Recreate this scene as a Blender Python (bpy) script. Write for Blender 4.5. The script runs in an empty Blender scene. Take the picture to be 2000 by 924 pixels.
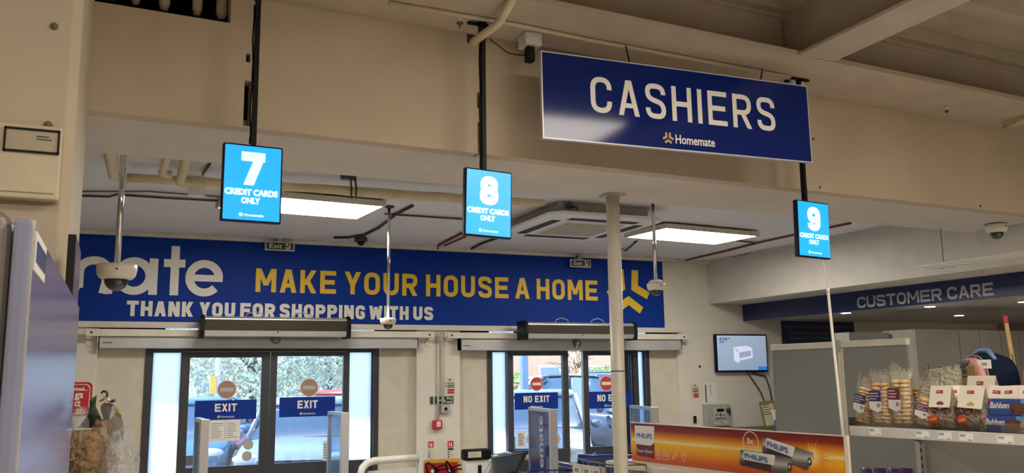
import bpy, bmesh, math, random
from mathutils import Vector as V, Matrix
random.seed(4)
S = bpy.context.scene
COL = S.collection
# ------------------------------------------------------------------ camera
FPX = 1700.0; CAM = V((0, 0, 1.8))
yaw, pit, rol = [math.radians(a) for a in (24.2, 9.0, -0.74)]
fw = V((math.sin(yaw)*math.cos(pit), math.cos(yaw)*math.cos(pit), math.sin(pit)))
rt = V((math.cos(yaw), -math.sin(yaw), 0)); up = rt.cross(fw)
rt, up = rt*math.cos(rol)+up*math.sin(rol), up*math.cos(rol)-rt*math.sin(rol)
cd = bpy.data.cameras.new('camera'); cam = bpy.data.objects.new('camera', cd); COL.objects.link(cam)
cd.sensor_width = 36; cd.lens = FPX/2000*36; cd.clip_end = 300; cd.clip_start = .05
m = Matrix.Identity(4)
for i in range(3): m[i][0], m[i][1], m[i][2], m[i][3] = rt[i], up[i], -fw[i], CAM[i]
cam.matrix_world = m; S.camera = cam
# ------------------------------------------------------------------ world, sun, lights, exposure
W = bpy.data.worlds.new('world'); S.world = W; W.use_nodes = True
nt = W.node_tree; bg = nt.nodes['Background']
sky = nt.nodes.new('ShaderNodeTexSky'); sky.sky_type = 'NISHITA'
sky.sun_elevation = math.radians(42); sky.sun_rotation = math.radians(200); sky.sun_disc = False
nt.links.new(sky.outputs[0], bg.inputs[0]); bg.inputs[1].default_value = .46
sd = bpy.data.lights.new('sun', 'SUN'); sd.energy = 9; sd.angle = .02; sd.color = (1, .95, .86)
sun = bpy.data.objects.new('sun', sd); COL.objects.link(sun)
sun.rotation_euler = (math.radians(36), 0, math.radians(-122))
def area(name, loc, sx, sy, power, col=(1, .90, .76), rot=(0, 0, 0)):
    d = bpy.data.lights.new(name, 'AREA'); d.shape = 'RECTANGLE'; d.size = sx; d.size_y = sy; d.energy = power; d.color = col
    o = bpy.data.objects.new(name, d); COL.objects.link(o); o.location = loc; o.rotation_euler = rot; return o
area('store_lamp', (2.62, 1.45, 3.70), 1.5, 1.5, 34)         # LED panels of the sales floor, above and behind the camera
area('store_lamp', (5.6, -1.2, 3.72), 1.5, .9, 80)
area('store_lamp', (.2, -2.2, 3.72), 1.5, .9, 66)
area('store_lamp', (-1.6, .9, 3.72), 1.5, .6, 9)
area('store_lamp', (8.8, 1.2, 3.55), 1.5, .6, 16)
S.view_settings.view_transform = 'Standard'; S.view_settings.look = 'None'
S.view_settings.exposure = 1.45; S.view_settings.gamma = 1.0; S.view_settings.use_curve_mapping = False
PANEL_POWER = 11.0
# ------------------------------------------------------------------ placing helpers
X_, Y_, Z_ = V((1, 0, 0)), V((0, 1, 0)), V((0, 0, 1))
def ray(x, y): return fw + rt*((x-1000)/FPX) - up*((y-462)/FPX)
def at(x, y, ax, v):
    d = ray(x, y); i = 'XYZ'.index(ax); return CAM + d*((v-CAM[i])/d[i])
class PL:
    """a flat frame: u to the right, w up, d towards the viewer"""
    def __init__(s, o, u, w=Z_): s.o = V(o); s.u = V(u).normalized(); s.w = V(w).normalized(); s.n = s.u.cross(s.w).normalized()
    def px(s, x, y):
        d = ray(x, y); p = CAM + d*((s.o-CAM).dot(s.n)/d.dot(s.n)) - s.o; return p.dot(s.u), p.dot(s.w)
    def pt(s, u, w, d=0): return s.o + s.u*u + s.w*w + s.n*d
    def off(s, d): return PL(s.o+s.n*d, s.u, s.w)
    def rect(s, x0, y0, x1, y1):
        a = s.px(x0, y0); b = s.px(x1, y1); return a[0], b[0], b[1], a[1]     # u0,u1,w0,w1
BACK = PL((0, 9, 0), X_)
ang = math.radians(2.6); BD = V((math.cos(ang), math.sin(ang), 0)); BN = V((-math.sin(ang), math.cos(ang), 0))
B0 = V((-.196, 4.142, 0))
BEAM = PL(B0, BD)
def bpt(s, off, z): return B0 + BD*s + BN*off + Z_*z
# ------------------------------------------------------------------ materials
MATS = {}
def mat(name, col, rough=.6, metal=0, var=.06, scale=8, bump=0, spec=.5, emit=0, ecol=None):
    if name in MATS: return MATS[name]
    M = bpy.data.materials.new(name); M.use_nodes = True; t = M.node_tree; b = t.nodes['Principled BSDF']
    b.inputs['Roughness'].default_value = rough; b.inputs['Metallic'].default_value = metal
    b.inputs['Specular IOR Level'].default_value = spec
    c = (*col, 1)
    if var:
        tc = t.nodes.new('ShaderNodeTexCoord'); n = t.nodes.new('ShaderNodeTexNoise'); n.inputs['Scale'].default_value = scale
        n.inputs['Detail'].default_value = 5
        r = t.nodes.new('ShaderNodeValToRGB'); r.color_ramp.elements[0].position = .3; r.color_ramp.elements[1].position = .7
        r.color_ramp.elements[0].color = tuple(x*(1-var) for x in col)+(1,); r.color_ramp.elements[1].color = tuple(min(1, x*(1+var)) for x in col)+(1,)
        t.links.new(tc.outputs['Object'], n.inputs['Vector']); t.links.new(n.outputs['Fac'], r.inputs['Fac']); t.links.new(r.outputs['Color'], b.inputs['Base Color'])
        if bump:
            bp = t.nodes.new('ShaderNodeBump'); bp.inputs['Strength'].default_value = bump; bp.inputs['Distance'].default_value = .01
            t.links.new(n.outputs['Fac'], bp.inputs['Height']); t.links.new(bp.outputs['Normal'], b.inputs['Normal'])
    else: b.inputs['Base Color'].default_value = c
    if emit:
        b.inputs['Emission Color'].default_value = (*(ecol or col), 1); b.inputs['Emission Strength'].default_value = emit
    MATS[name] = M; return M
def glass(name, tint, clear=.85, rough=.02, ior=1.45):
    if name in MATS: return MATS[name]
    M = bpy.data.materials.new(name); M.use_nodes = True; t = M.node_tree; t.nodes.clear()
    o = t.nodes.new('ShaderNodeOutputMaterial'); mx = t.nodes.new('ShaderNodeMixShader')
    tr = t.nodes.new('ShaderNodeBsdfTransparent'); tr.inputs[0].default_value = (*tint, 1)
    gl = t.nodes.new('ShaderNodeBsdfGlossy'); gl.inputs['Roughness'].default_value = rough
    fr = t.nodes.new('ShaderNodeFresnel'); fr.inputs[0].default_value = ior
    ma = t.nodes.new('ShaderNodeMath'); ma.operation = 'ADD'; ma.inputs[1].default_value = 1-clear; ma.use_clamp = True
    t.links.new(fr.outputs[0], ma.inputs[0]); t.links.new(ma.outputs[0], mx.inputs[0]); t.links.new(tr.outputs[0], mx.inputs[1]); t.links.new(gl.outputs[0], mx.inputs[2])
    t.links.new(mx.outputs[0], o.inputs[0]); MATS[name] = M; return M
def film(name, tint, body, bodycol, rough=.15, bump=.6, scale=30, transl=False):
    """crumpled clear plastic or frosted sheet: see-through mixed with a share of diffuse body and gloss"""
    if name in MATS: return MATS[name]
    M = bpy.data.materials.new(name); M.use_nodes = True; t = M.node_tree; t.nodes.clear()
    o = t.nodes.new('ShaderNodeOutputMaterial'); mx = t.nodes.new('ShaderNodeMixShader'); mx.inputs[0].default_value = body
    tr = t.nodes.new('ShaderNodeBsdfTransparent'); tr.inputs[0].default_value = (*tint, 1)
    if transl: b = t.nodes.new('ShaderNodeBsdfTranslucent'); b.inputs[0].default_value = (*bodycol, 1)
    else:
        b = t.nodes.new('ShaderNodeBsdfPrincipled'); b.inputs['Base Color'].default_value = (*bodycol, 1); b.inputs['Roughness'].default_value = rough; b.inputs['Specular IOR Level'].default_value = 1
    if bump:
        n = t.nodes.new('ShaderNodeTexNoise'); n.inputs['Scale'].default_value = scale; tc = t.nodes.new('ShaderNodeTexCoord')
        bp = t.nodes.new('ShaderNodeBump'); bp.inputs['Strength'].default_value = bump; bp.inputs['Distance'].default_value = .02
        t.links.new(tc.outputs['Object'], n.inputs['Vector']); t.links.new(n.outputs['Fac'], bp.inputs['Height']); t.links.new(bp.outputs['Normal'], b.inputs['Normal'])
    t.links.new(tr.outputs[0], mx.inputs[1]); t.links.new(b.outputs[0], mx.inputs[2]); t.links.new(mx.outputs[0], o.inputs[0])
    MATS[name] = M; return M
def ramp_mat(name, axis, stops, rough=.35, lo=0, hi=1, spec=.5):
    """printed colour bands along one generated axis"""
    M = bpy.data.materials.new(name); M.use_nodes = True; t = M.node_tree; b = t.nodes['Principled BSDF']; b.inputs['Roughness'].default_value = rough
    tc = t.nodes.new('ShaderNodeTexCoord'); sp = t.nodes.new('ShaderNodeSeparateXYZ'); r = t.nodes.new('ShaderNodeValToRGB')
    t.links.new(tc.outputs['Generated'], sp.inputs[0]); t.links.new(sp.outputs[axis], r.inputs[0]); t.links.new(r.outputs[0], b.inputs['Base Color'])
    e = r.color_ramp.elements
    e[0].position = stops[0][0]; e[0].color = (*stops[0][1], 1); e[1].position = stops[-1][0]; e[1].color = (*stops[-1][1], 1)
    for p, c in stops[1:-1]: x = e.new(p); x.color = (*c, 1)
    MATS[name] = M; return M
# ------------------------------------------------------------------ mesh helpers
class MB:
    def __init__(s): s.v = []; s.f = []; s.sm = []
    def add(s, vs, fs, smooth=False):
        b = len(s.v); s.v += [V(p) for p in vs]
        for f in fs: s.f.append([b+i for i in f]); s.sm.append(smooth)
        return s
    def hexa(s, p): return s.add(p, [(0, 3, 2, 1), (4, 5, 6, 7), (0, 1, 5, 4), (1, 2, 6, 5), (2, 3, 7, 6), (3, 0, 4, 7)])
    def box(s, x0, x1, y0, y1, z0, z1):
        return s.hexa([(x0, y0, z0), (x1, y0, z0), (x1, y1, z0), (x0, y1, z0), (x0, y0, z1), (x1, y0, z1), (x1, y1, z1), (x0, y1, z1)])
    def pbox(s, P, u0, u1, w0, w1, d0, d1):
        q = P.pt; return s.hexa([q(u0, w0, d1), q(u1, w0, d1), q(u1, w0, d0), q(u0, w0, d0), q(u0, w1, d1), q(u1, w1, d1), q(u1, w1, d0), q(u0, w1, d0)])
    def prism(s, P, poly, d0, d1):
        n = len(poly); a = [P.pt(u, w, d0) for u, w in poly]+[P.pt(u, w, d1) for u, w in poly]
        return s.add(a, [list(range(n))[::-1], list(range(n, 2*n))]+[(i, (i+1) % n, n+(i+1) % n, n+i) for i in range(n)])
    def disc(s, P, u, w, ru, rw, d0, d1, n=28): return s.prism(P, [(u+ru*math.cos(6.2832*i/n), w+rw*math.sin(6.2832*i/n)) for i in range(n)], d0, d1)
    def ring(s, P, u, w, ru, rw, t, d, n=36):
        o = [P.pt(u+ru*math.cos(6.2832*i/n), w+rw*math.sin(6.2832*i/n), d) for i in range(n)]+[P.pt(u+(ru-t)*math.cos(6.2832*i/n), w+(rw-t)*math.sin(6.2832*i/n), d) for i in range(n)]
        return s.add(o, [(i, (i+1) % n, n+(i+1) % n, n+i) for i in range(n)])
    def tube(s, pts, r, n=8, smooth=True):
        pts = [V(p) for p in pts]; rings = []; a = None
        for i, p in enumerate(pts):
            t = (pts[min(i+1, len(pts)-1)]-pts[max(i-1, 0)]).normalized()
            a = (a - t*a.dot(t)) if a is not None else (Z_.cross(t) if abs(t.z) < .9 else X_.cross(t))
            a.normalize(); b = t.cross(a); rr = r[i] if isinstance(r, (list, tuple)) else r
            rings.append([p+a*rr*math.cos(6.2832*k/n)+b*rr*math.sin(6.2832*k/n) for k in range(n)])
        vs = [q for g in rings for q in g]; fs = []
        for i in range(len(pts)-1): fs += [(i*n+k, i*n+(k+1) % n, (i+1)*n+(k+1) % n, (i+1)*n+k) for k in range(n)]
        s.add(vs, fs, smooth); b = len(s.v)-len(vs)
        s.f += [[b+k for k in range(n)][::-1], [b+(len(pts)-1)*n+k for k in range(n)]]; s.sm += [False, False]; return s
    def lathe(s, prof, c, n=28, ax=Z_, smooth=True):
        c = V(c); ax = V(ax).normalized(); a = (X_ if abs(ax.x) < .9 else Y_); a = (a-ax*a.dot(ax)).normalized(); b = ax.cross(a)
        vs = [c+ax*z+(a*math.cos(6.2832*k/n)+b*math.sin(6.2832*k/n))*max(r, 1e-4) for r, z in prof for k in range(n)]
        fs = [(i*n+k, i*n+(k+1) % n, (i+1)*n+(k+1) % n, (i+1)*n+k) for i in range(len(prof)-1) for k in range(n)]
        fs += [list(range(n))[::-1], [(len(prof)-1)*n+k for k in range(n)]]
        return s.add(vs, fs, smooth)
    def loft(s, rings, smooth=True, cap=True):
        n = len(rings[0]); vs = [p for g in rings for p in g]
        fs = [(i*n+k, i*n+(k+1) % n, (i+1)*n+(k+1) % n, (i+1)*n+k) for i in range(len(rings)-1) for k in range(n)]
        if cap: fs += [list(range(n))[::-1], [(len(rings)-1)*n+k for k in range(n)]]
        return s.add(vs, fs, smooth)
    def ell(s, c, rx, ry, rz, n=12, k=8, jit=0):
        c = V(c); rings = []
        for i in range(k+1):
            t = math.pi*i/k
            rings.append([c+V((rx*math.sin(t)*math.cos(6.2832*j/n), ry*math.sin(t)*math.sin(6.2832*j/n), -rz*math.cos(t)))*(1+random.uniform(-jit, jit)) for j in range(n)])
        return s.loft(rings)
    def build(s, name, material, parent=None, bevel=0, seg=2, smooth=None, sub=0, origin=None):
        me = bpy.data.meshes.new(name); root = parent
        while root and root.parent: root = root.parent
        if root: L = root.location.copy()
        elif origin is not None: L = V(origin)
        else:
            L = V((sum(p.x for p in s.v)/len(s.v), sum(p.y for p in s.v)/len(s.v), min(p.z for p in s.v)))
        me.from_pydata([tuple(p-L) for p in s.v], [], s.f); me.materials.append(material)
        for p, k in zip(me.polygons, s.sm): p.use_smooth = k if smooth is None else smooth
        bm = bmesh.new(); bm.from_mesh(me); bmesh.ops.recalc_face_normals(bm, faces=bm.faces); bm.to_mesh(me); bm.free()
        o = bpy.data.objects.new(name, me); COL.objects.link(o)
        if parent: o.parent = parent
        else: o.location = L
        if bevel:
            b = o.modifiers.new('bevel', 'BEVEL'); b.width = bevel; b.segments = seg; b.limit_method = 'ANGLE'
        if sub:
            b = o.modifiers.new('sub', 'SUBSURF'); b.levels = b.render_levels = sub
        return o
def tag(o, label=None, cat=None, group=None, kind=None):
    if label: o['label'] = label
    if cat: o['category'] = cat
    if group: o['group'] = group
    if kind: o['kind'] = kind
    return o
def thing(name, label, cat, loc=(0, 0, 0), group=None, kind=None):
    o = bpy.data.objects.new(name, None); COL.objects.link(o); o.location = loc; o.empty_display_size = .1
    return tag(o, label, cat, group, kind)
def dup(root, loc, rotz=None, label=None, scale=None):
    r = root.copy(); COL.objects.link(r); r.location = loc
    if rotz is not None: r.rotation_euler = (0, 0, rotz)
    if scale: r.scale = scale
    if label: r['label'] = label
    for ch in list(root.children):
        c = ch.copy(); COL.objects.link(c); c.parent = r
        for g in list(ch.children):
            d = g.copy(); COL.objects.link(d); d.parent = c
    return r
# ------------------------------------------------------------------ lettering
def fillet(pts, r, closed):
    n = len(pts); out = []
    for i in range(n):
        p = V((*pts[i], 0))
        if not closed and i in (0, n-1): out.append(p); continue
        a = V((*pts[i-1], 0))-p; b = V((*pts[(i+1) % n], 0))-p
        la, lb = a.length, b.length; rr = min(r, la/2 if (closed or i-1 > 0) else la, lb/2 if (closed or i+1 < n-1) else lb)
        a /= la; b /= lb; cs = a.dot(b)
        if cs < -.99 or rr < 1e-4: out.append(p); continue
        for k in range(7):
            t = k/6; out.append((p+a*rr)*(1-t)**2+p*2*t*(1-t)*.82+(p+b*rr)*t*t + p*2*t*(1-t)*.18)
    return out
def strip(pts, t, closed=False):
    n = len(pts); L, R = [], []
    for i in range(n):
        if closed: a, b = pts[i-1], pts[(i+1) % n]
        else: a, b = pts[max(i-1, 0)], pts[min(i+1, n-1)]
        d1 = (pts[i]-a); d2 = (b-pts[i])
        if d1.length < 1e-6: d1 = d2
        if d2.length < 1e-6: d2 = d1
        n1 = V((-d1.y, d1.x, 0)).normalized(); n2 = V((-d2.y, d2.x, 0)).normalized(); mm = n1+n2
        mm = mm.normalized() if mm.length > 1e-6 else n1
        k = t/2/max(.35, mm.dot(n1)); L.append(pts[i]+mm*k); R.append(pts[i]-mm*k)
    fs = []
    for i in range(n if closed else n-1):
        j = (i+1) % n; fs.append([L[i], R[i], R[j], L[j]])
    return fs
def arc(cx, cy, rx, ry, a0, a1, n=18): return [V((cx+rx*math.cos(math.radians(a0+(a1-a0)*i/n)), cy+ry*math.sin(math.radians(a0+(a1-a0)*i/n)), 0)) for i in range(n+1)]
def glyph(c, w, t):
    """polygons of one letter in a box w wide and 1 high, stroke t"""
    l, r, b, T, M = t/2, w-t/2, t/2, 1-t/2, .5; F = min(.34*w+.06, .3)
    out = []
    def S_(pts, closed=False, f=F): out.append(strip(fillet(pts, f, closed), t, closed))
    def D(x0, y0, x1, y1, k=1.0):
        tt = t*math.hypot(x1-x0, y1-y0)/abs(y1-y0)*k/2; out.append([[V((x0-tt, y0, 0)), V((x0+tt, y0, 0)), V((x1+tt, y1, 0)), V((x1-tt, y1, 0))]])
    def B(x0, y0, x1, y1): out.append([[V((x0, y0, 0)), V((x1, y0, 0)), V((x1, y1, 0)), V((x0, y1, 0))]])
    if c in 'O0': S_([(l, b), (r, b), (r, T), (l, T)], True)
    elif c == 'C': S_([(r, .34), (r, b), (l, b), (l, T), (r, T), (r, .66)])
    elif c == 'G': S_([(r, .68), (r, T), (l, T), (l, b), (r, b), (r, .46), (w*.52, .46)])
    elif c == 'S': S_([(l, .30), (l, b), (r, b), (r, .44), (l, .58), (l, T), (r, T), (r, .70)], f=F*.8)
    elif c == 'U': S_([(l, 1), (l, b), (r, b), (r, 1)])
    elif c == 'I': B(l-t/2, 0, l+t/2, 1)
    elif c == 'H': B(0, 0, t, 1); B(w-t, 0, w, 1); B(t/2, M-t/2, w-t/2, M+t/2)
    elif c in 'EF':
        B(0, 0, t, 1); B(0, 1-t, w, 1); B(0, M-t/2, w*.92, M+t/2)
        if c == 'E': B(0, 0, w, t)
    elif c == 'L': B(0, 0, t, 1); B(0, 0, w, t)
    elif c == 'T': B(0, 1-t, w, 1); B(w/2-t/2, 0, w/2+t/2, 1)
    elif c == 'A': D(t*.5, 0, w/2-t*.1, 1); D(w-t*.5, 0, w/2+t*.1, 1); B(w*.24, .22, w*.76, .22+t*.9)
    elif c in 'PRB':
        B(0, 0, t, 1); S_([(t/2, T), (r, T), (r, .46), (t/2, .46)])
        if c == 'R': D(w-t*.52, 0, w*.50, .48)
    elif c == 'D': B(0, 0, t, 1); S_([(t/2, T), (r, T), (r, b), (t/2, b)])
    elif c == 'K': B(0, 0, t, 1); D(t, .36, w-t*.6, 1); D(w-t*.55, 0, w*.40, .60)
    elif c == 'M': B(0, 0, t, 1); B(w-t, 0, w, 1); D(w/2, .28, t*.62, 1, .9); D(w/2, .28, w-t*.62, 1, .9)
    elif c == 'N': B(0, 0, t, 1); B(w-t, 0, w, 1); D(w-t*.6, 0, t*.6, 1)
    elif c == 'V': D(w/2, 0, t*.5, 1); D(w/2, 0, w-t*.5, 1)
    elif c == 'W': D(w*.27, 0, t*.5, 1); D(w*.27, 0, w/2, .92); D(w*.73, 0, w/2, .92); D(w*.73, 0, w-t*.5, 1)
    elif c == 'X': D(t*.55, 0, w-t*.6, 1); D(w-t*.55, 0, t*.6, 1)
    elif c == 'Y': B(w/2-t/2, 0, w/2+t/2, .46); D(w/2, .40, t*.5, 1); D(w/2, .40, w-t*.5, 1)
    elif c == '7': B(0, 1-t, w, 1); D(w*.33, 0, w-t*.55, 1-t*.5)
    elif c == '8': S_([(l+.02, M), (r-.02, M), (r-.02, T), (l+.02, T)], True); S_([(l, b), (r, b), (r, M), (l, M)], True)
    elif c == '9': S_([(l, .46), (r, .46), (r, T), (l, T)], True); S_([(r, .7), (r, b), (l, b), (l, .32)])
    elif c == '3': S_([(l, .72), (l, T), (r, T), (r, M), (w*.4, M)]); S_([(w*.4, M), (r, M), (r, b), (l, b), (l, .28)])
    # round lower case (x height .70)
    elif c == 'm': B(0, 0, t, .70); [out.append(strip([V((x0+w*.46-t*.5, 0, 0))]+arc(x0+w*.23, .70-t/2-w*.20, w*.23, w*.20, 0, 180, 14)+[V((x0, .1, 0))], t)) for x0 in (t/2, t/2+w*.46)]; B(w*.92, 0, w*.92+t, .44)
    elif c == 'o': out.append(strip(arc(w/2, .35, w/2-t/2, .35-t/2+.01, 0, 360, 32), t))
    elif c == 'a': out.append(strip(arc(w*.46, .35, w*.46-t/2, .35-t/2+.01, 0, 360, 32), t)); B(w-t, 0, w, .70)
    elif c == 'e': out.append(strip(arc(w/2, .35, w/2-t/2, .35-t/2+.01, -42, -360+8, 30)[::-1] if False else arc(w/2, .35, w/2-t/2, .36-t/2, 6, 318, 30), t)); B(t*.4, .35-t*.42, w-t*.05, .35+t*.42)
    elif c == 't': B(w*.32, 0, w*.32+t, .96); B(0, .70-t, w, .70)
    return out
NARROW = {'I': 0, 't': .62, 'm': 1.5, 'M': 1.22, 'W': 1.45, ' ': .42}
def word(name, txt, P, u0, u1, w0, w1, d, t, material, parent=None, gap=.12, spread=1.0):
    H = w1-w0; fac = [NARROW.get(c, 1) for c in txt]; fix = sum(t if c == 'I' else (0 if c == ' ' else 0) for c in txt)+gap*(len(txt)-1)
    w = ((u1-u0)/H-fix)/max(.001, sum(fac)); mb = MB(); x = 0; k = 0
    for c, q in zip(txt, fac):
        cw = t if c == 'I' else q*w
        for poly in (glyph(c, cw, t) if c != ' ' else []):
            k += 1
            for qd in poly: mb.add([P.pt(u0+(x+p.x)*H, w0+p.y*H, d+(k % 4)*.00025*max(1, H*4)) for p in qd], [(0, 1, 2, 3)])
        x += cw+gap
    return mb.build(name, material, parent)
def btext(name, txt, P, u0, u1, w0, w1, d, material, parent=None, bold=0, shear=0):
    c = bpy.data.curves.new('t', 'FONT'); c.body = txt; c.offset = bold; c.shear = shear; c.resolution_u = 3
    o = bpy.data.objects.new('t', c); COL.objects.link(o); dg = bpy.context.evaluated_depsgraph_get(); dg.update(); me = o.evaluated_get(dg).to_mesh()
    vs = [v.co.copy() for v in me.vertices]; fs = [list(p.vertices) for p in me.polygons]
    o.evaluated_get(dg).to_mesh_clear(); bpy.data.objects.remove(o); bpy.data.curves.remove(c)
    xa, xb = min(v.x for v in vs), max(v.x for v in vs); ya, yb = min(v.y for v in vs), max(v.y for v in vs)
    return MB().add([P.pt(u0+(v.x-xa)/(xb-xa)*(u1-u0), w0+(v.y-ya)/(yb-ya)*(w1-w0), d) for v in vs], fs).build(name, material, parent)
def logo(name, P, u, w, R, d, t, material, parent=None):
    mb = MB()
    for k in range(3):
        a = math.radians(-90+120*k); e = V((math.cos(a), math.sin(a), 0)); g = V((-e.y, e.x, 0))
        pts = [e*R*.78+g*R*.624, e*R*.366, e*R*.78-g*R*.624]
        for q in strip(pts, t): mb.add([P.pt(u+p.x, w+p.y, d) for p in q], [(0, 1, 2, 3)])
    return mb.build(name, material, parent)
def lines(P, u0, u1, w0, w1, n, d, seedv=1, th=.35):
    rs = random.Random(seedv); mb = MB(); h = (w1-w0)/n
    for i in range(n):
        wv = w1-h*(i+.5); mb.pbox(P, u0, u0+(u1-u0)*rs.uniform(.6, 1), wv-h*th/2, wv+h*th/2, d, d+.0006)
    return mb
# ------------------------------------------------------------------ palette
CREAM = mat('cream_paint', (.53, .45, .335), .7, var=.05, scale=3, bump=.05)
BACKW = mat('warm_white_wall', (.70, .66, .58), .75, var=.04, scale=3, bump=.04)
CEIL = mat('ceiling_paint', (.68, .67, .70), .8, var=.03, scale=2)
BULK = mat('bulkhead_paint', (.52, .43, .315), .7, var=.08, scale=2.5, bump=.05)
SOFF = mat('soffit_paint', (.62, .565, .51), .75, var=.05, scale=3)
STEEL = mat('painted_steel', (.50, .42, .33), .55, var=.08, scale=4)
DECK = mat('deck_paint', (.42, .36, .27), .6, var=.08, scale=4)
TRIM = mat('trim_white', (.68, .63, .54), .6)
RAILW = mat('rail_cream', (.70, .65, .55), .5)
ALU = mat('aluminium', (.62, .62, .62), .32, .8, var=.04)
ALUD = mat('aluminium_box', (.50, .50, .50), .45, .35, var=.04)
CHROME = mat('chrome', (.75, .74, .70), .12, 1, var=0)
GUN = mat('dark_frame', (.035, .036, .042), .45, var=.1)
BLACK = mat('black_plastic', (.006, .006, .007), .5, var=.1, spec=.2)
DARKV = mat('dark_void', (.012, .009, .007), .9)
NAVY = mat('banner_blue', (.007, .038, .28), .5, var=.03, scale=2, spec=.1)
SIGNB = mat('sign_blue', (.001, .013, .14), .10, var=.02, scale=2, spec=.45)
WHITE = mat('white_lettering', (.80, .77, .70), .5, var=0)
YEL = mat('yellow_lettering', (.80, .52, .02), .5, var=.03)
RED = mat('red_paint', (.50, .025, .022), .45)
GREEN = mat('sign_green', (.01, .06, .02), .5)
GRN2 = mat('emerald_green', (.02, .20, .09), .5)
PAPER = mat('white_paper', (.72, .72, .70), .7, var=.02)
GREYP = mat('grey_box', (.36, .36, .34), .5)
INK = mat('ink', (.05, .05, .06), .6, var=0)
WPL = mat('white_plastic', (.74, .70, .60), .4, var=.03)
WPL2 = mat('cool_white_plastic', (.74, .73, .71), .4, var=.03)
LAG = mat('pipe_lagging', (.62, .54, .36), .7, var=.12, scale=10, bump=.15)
REDC = mat('red_conduit', (.16, .02, .018), .5)
SGLASS = glass('smoked_dome', (.10, .10, .10), .90, .05)
CLEAR = glass('door_glass', (.70, .80, .92), .93, .01)
FROST = film('frosted_glass', (.70, .76, .84), .88, (.62, .66, .72), bump=0, transl=True)
EMIT = mat('led_panel', (1, .93, .80), .5, var=0, emit=PANEL_POWER, ecol=(1, .94, .82))
GREYF = mat('partition_grey', (.23, .235, .22), .85, var=.04, scale=60)
def wall_holes(name, P, u0, u1, w0, w1, holes, thick, material):
    """a wall slab with real openings, cut on a grid"""
    us = sorted({u0, u1, *[h[0] for h in holes], *[h[1] for h in holes]}); ws = sorted({w0, w1, *[h[2] for h in holes], *[h[3] for h in holes]})
    mb = MB()
    for i in range(len(us)-1):
        for j in range(len(ws)-1):
            cu, cw = (us[i]+us[i+1])/2, (ws[j]+ws[j+1])/2
            if any(h[0] < cu < h[1] and h[2] < cw < h[3] for h in holes): continue
            mb.pbox(P, us[i], us[i+1], ws[j], ws[j+1], -thick, 0)
    return tag(mb.build(name, material), kind='structure')
def struct(o): return tag(o, kind='structure')
# ------------------------------------------------------------------ room shell
CZ = 3.19
struct(MB().box(-4.2, 12.2, -7.2, 9.5, -.12, 0).build('floor', mat('floor_tile', (.55, .51, .46), .35, scale=3)))
U = BACK.px
d1a, d1b = U(188, 700)[0], U(814, 690)[0]; d2a, d2b = U(898, 690)[0], U(1324, 690)[0]
ztop = U(500, 641)[1]
wall_holes('wall_back', BACK, -4.2, 12.2, 0, 4.2, [(d1a, d1b, 0, ztop), (d2a, d2b, 0, ztop)], .30, BACKW)
struct(MB().box(-4.2, -4, -7.2, 9, 0, 4.2).build('wall_left', mat('shop_wall', (.34, .30, .24), .8)))
struct(MB().box(12, 12.2, -7.2, 9, 0, 4.2).build('wall_right', MATS['shop_wall']))
struct(MB().box(-4, 12, -7.2, -7, 0, 4.2).build('wall_rear', MATS['shop_wall']))
SX, CX, CCZ, SBZ = 6.75, 7.294, 2.455, 2.644
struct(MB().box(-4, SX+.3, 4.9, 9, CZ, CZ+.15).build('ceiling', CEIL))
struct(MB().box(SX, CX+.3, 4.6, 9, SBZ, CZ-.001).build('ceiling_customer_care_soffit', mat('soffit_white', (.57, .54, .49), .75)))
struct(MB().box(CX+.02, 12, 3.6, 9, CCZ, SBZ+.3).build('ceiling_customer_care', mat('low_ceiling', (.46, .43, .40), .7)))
# bulkhead with torn openings beside the poles and the pipe hole, and its wide flat underside
UZ, FZ = 2.979, 3.643
q = BEAM.px
hs = []
for a, b in (((481, 104), (489, 122)), ((478, 157), (488, 247)), ((932, 180), (939, 212)), ((933, 238), (939, 300))):
    p0, p1 = q(*a), q(*b); hs.append((p0[0], p1[0], p1[1], p0[1]))
h0, h1 = q(180, 6), q(450, 45); hs.append((h0[0], h1[0], h1[1], FZ-.004))
wall_holes('wall_bulkhead', BEAM, -.6, 12.5, UZ, 4.02, hs, .09, BULK)
struct(MB().pbox(BEAM, -.6, 12.6, UZ, UZ+.06, -.795, -.091).build('ceiling_bulkhead_underside', SOFF))
struct(MB().pbox(BEAM, -.6, 12.6, UZ+.061, 4.0, -.795, -.70).build('wall_bulkhead_rear', SOFF))
struct(MB().pbox(BEAM, -.6, 12.5, UZ+.07, 3.9, -.69, -.66).build('wall_bulkhead_shade_sheet', DARKV))  # added near-black sheet; the cavity's shade behind the holes is put into its colour
# steel: main beam along the bulkhead, cross beam towards the shop floor, profiled roof deck
mb = MB(); mb.pbox(BEAM, -4, 12, FZ, FZ+.03, .004, .525); mb.pbox(BEAM, -4, 12, FZ+.03, 4.0, .25, .275)
mb.pbox(BEAM, -4, 12, 3.985, 4.0, .22, .305)
struct(mb.build('steel_beam', STEEL))
a0, a1 = at(1566, 105, 'Z', FZ), at(1625, 122, 'Z', FZ); b0, b1 = at(1786, 0, 'Z', FZ), at(1894, 0, 'Z', FZ)
ca = (a0+a1)/2; cdir = ((b0+b1)/2-ca).normalized(); XB = PL(ca-cdir*0.0, cdir, Z_); hw = .138
mb = MB(); mb.pbox(XB, .0, 9, 0, .02, -hw, hw); mb.pbox(XB, .0, 9, .02, .36, -.014, .014)
mb.prism(XB, [(-.25, .02), (-.0, .02), (.0, .36), (-.25, .36)], -.014, .014)
XB.o.z = FZ+.002
struct(mb.build('steel_cross_beam', STEEL))
mb = MB(); uu = -4.0
prof = []; y = .60
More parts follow.
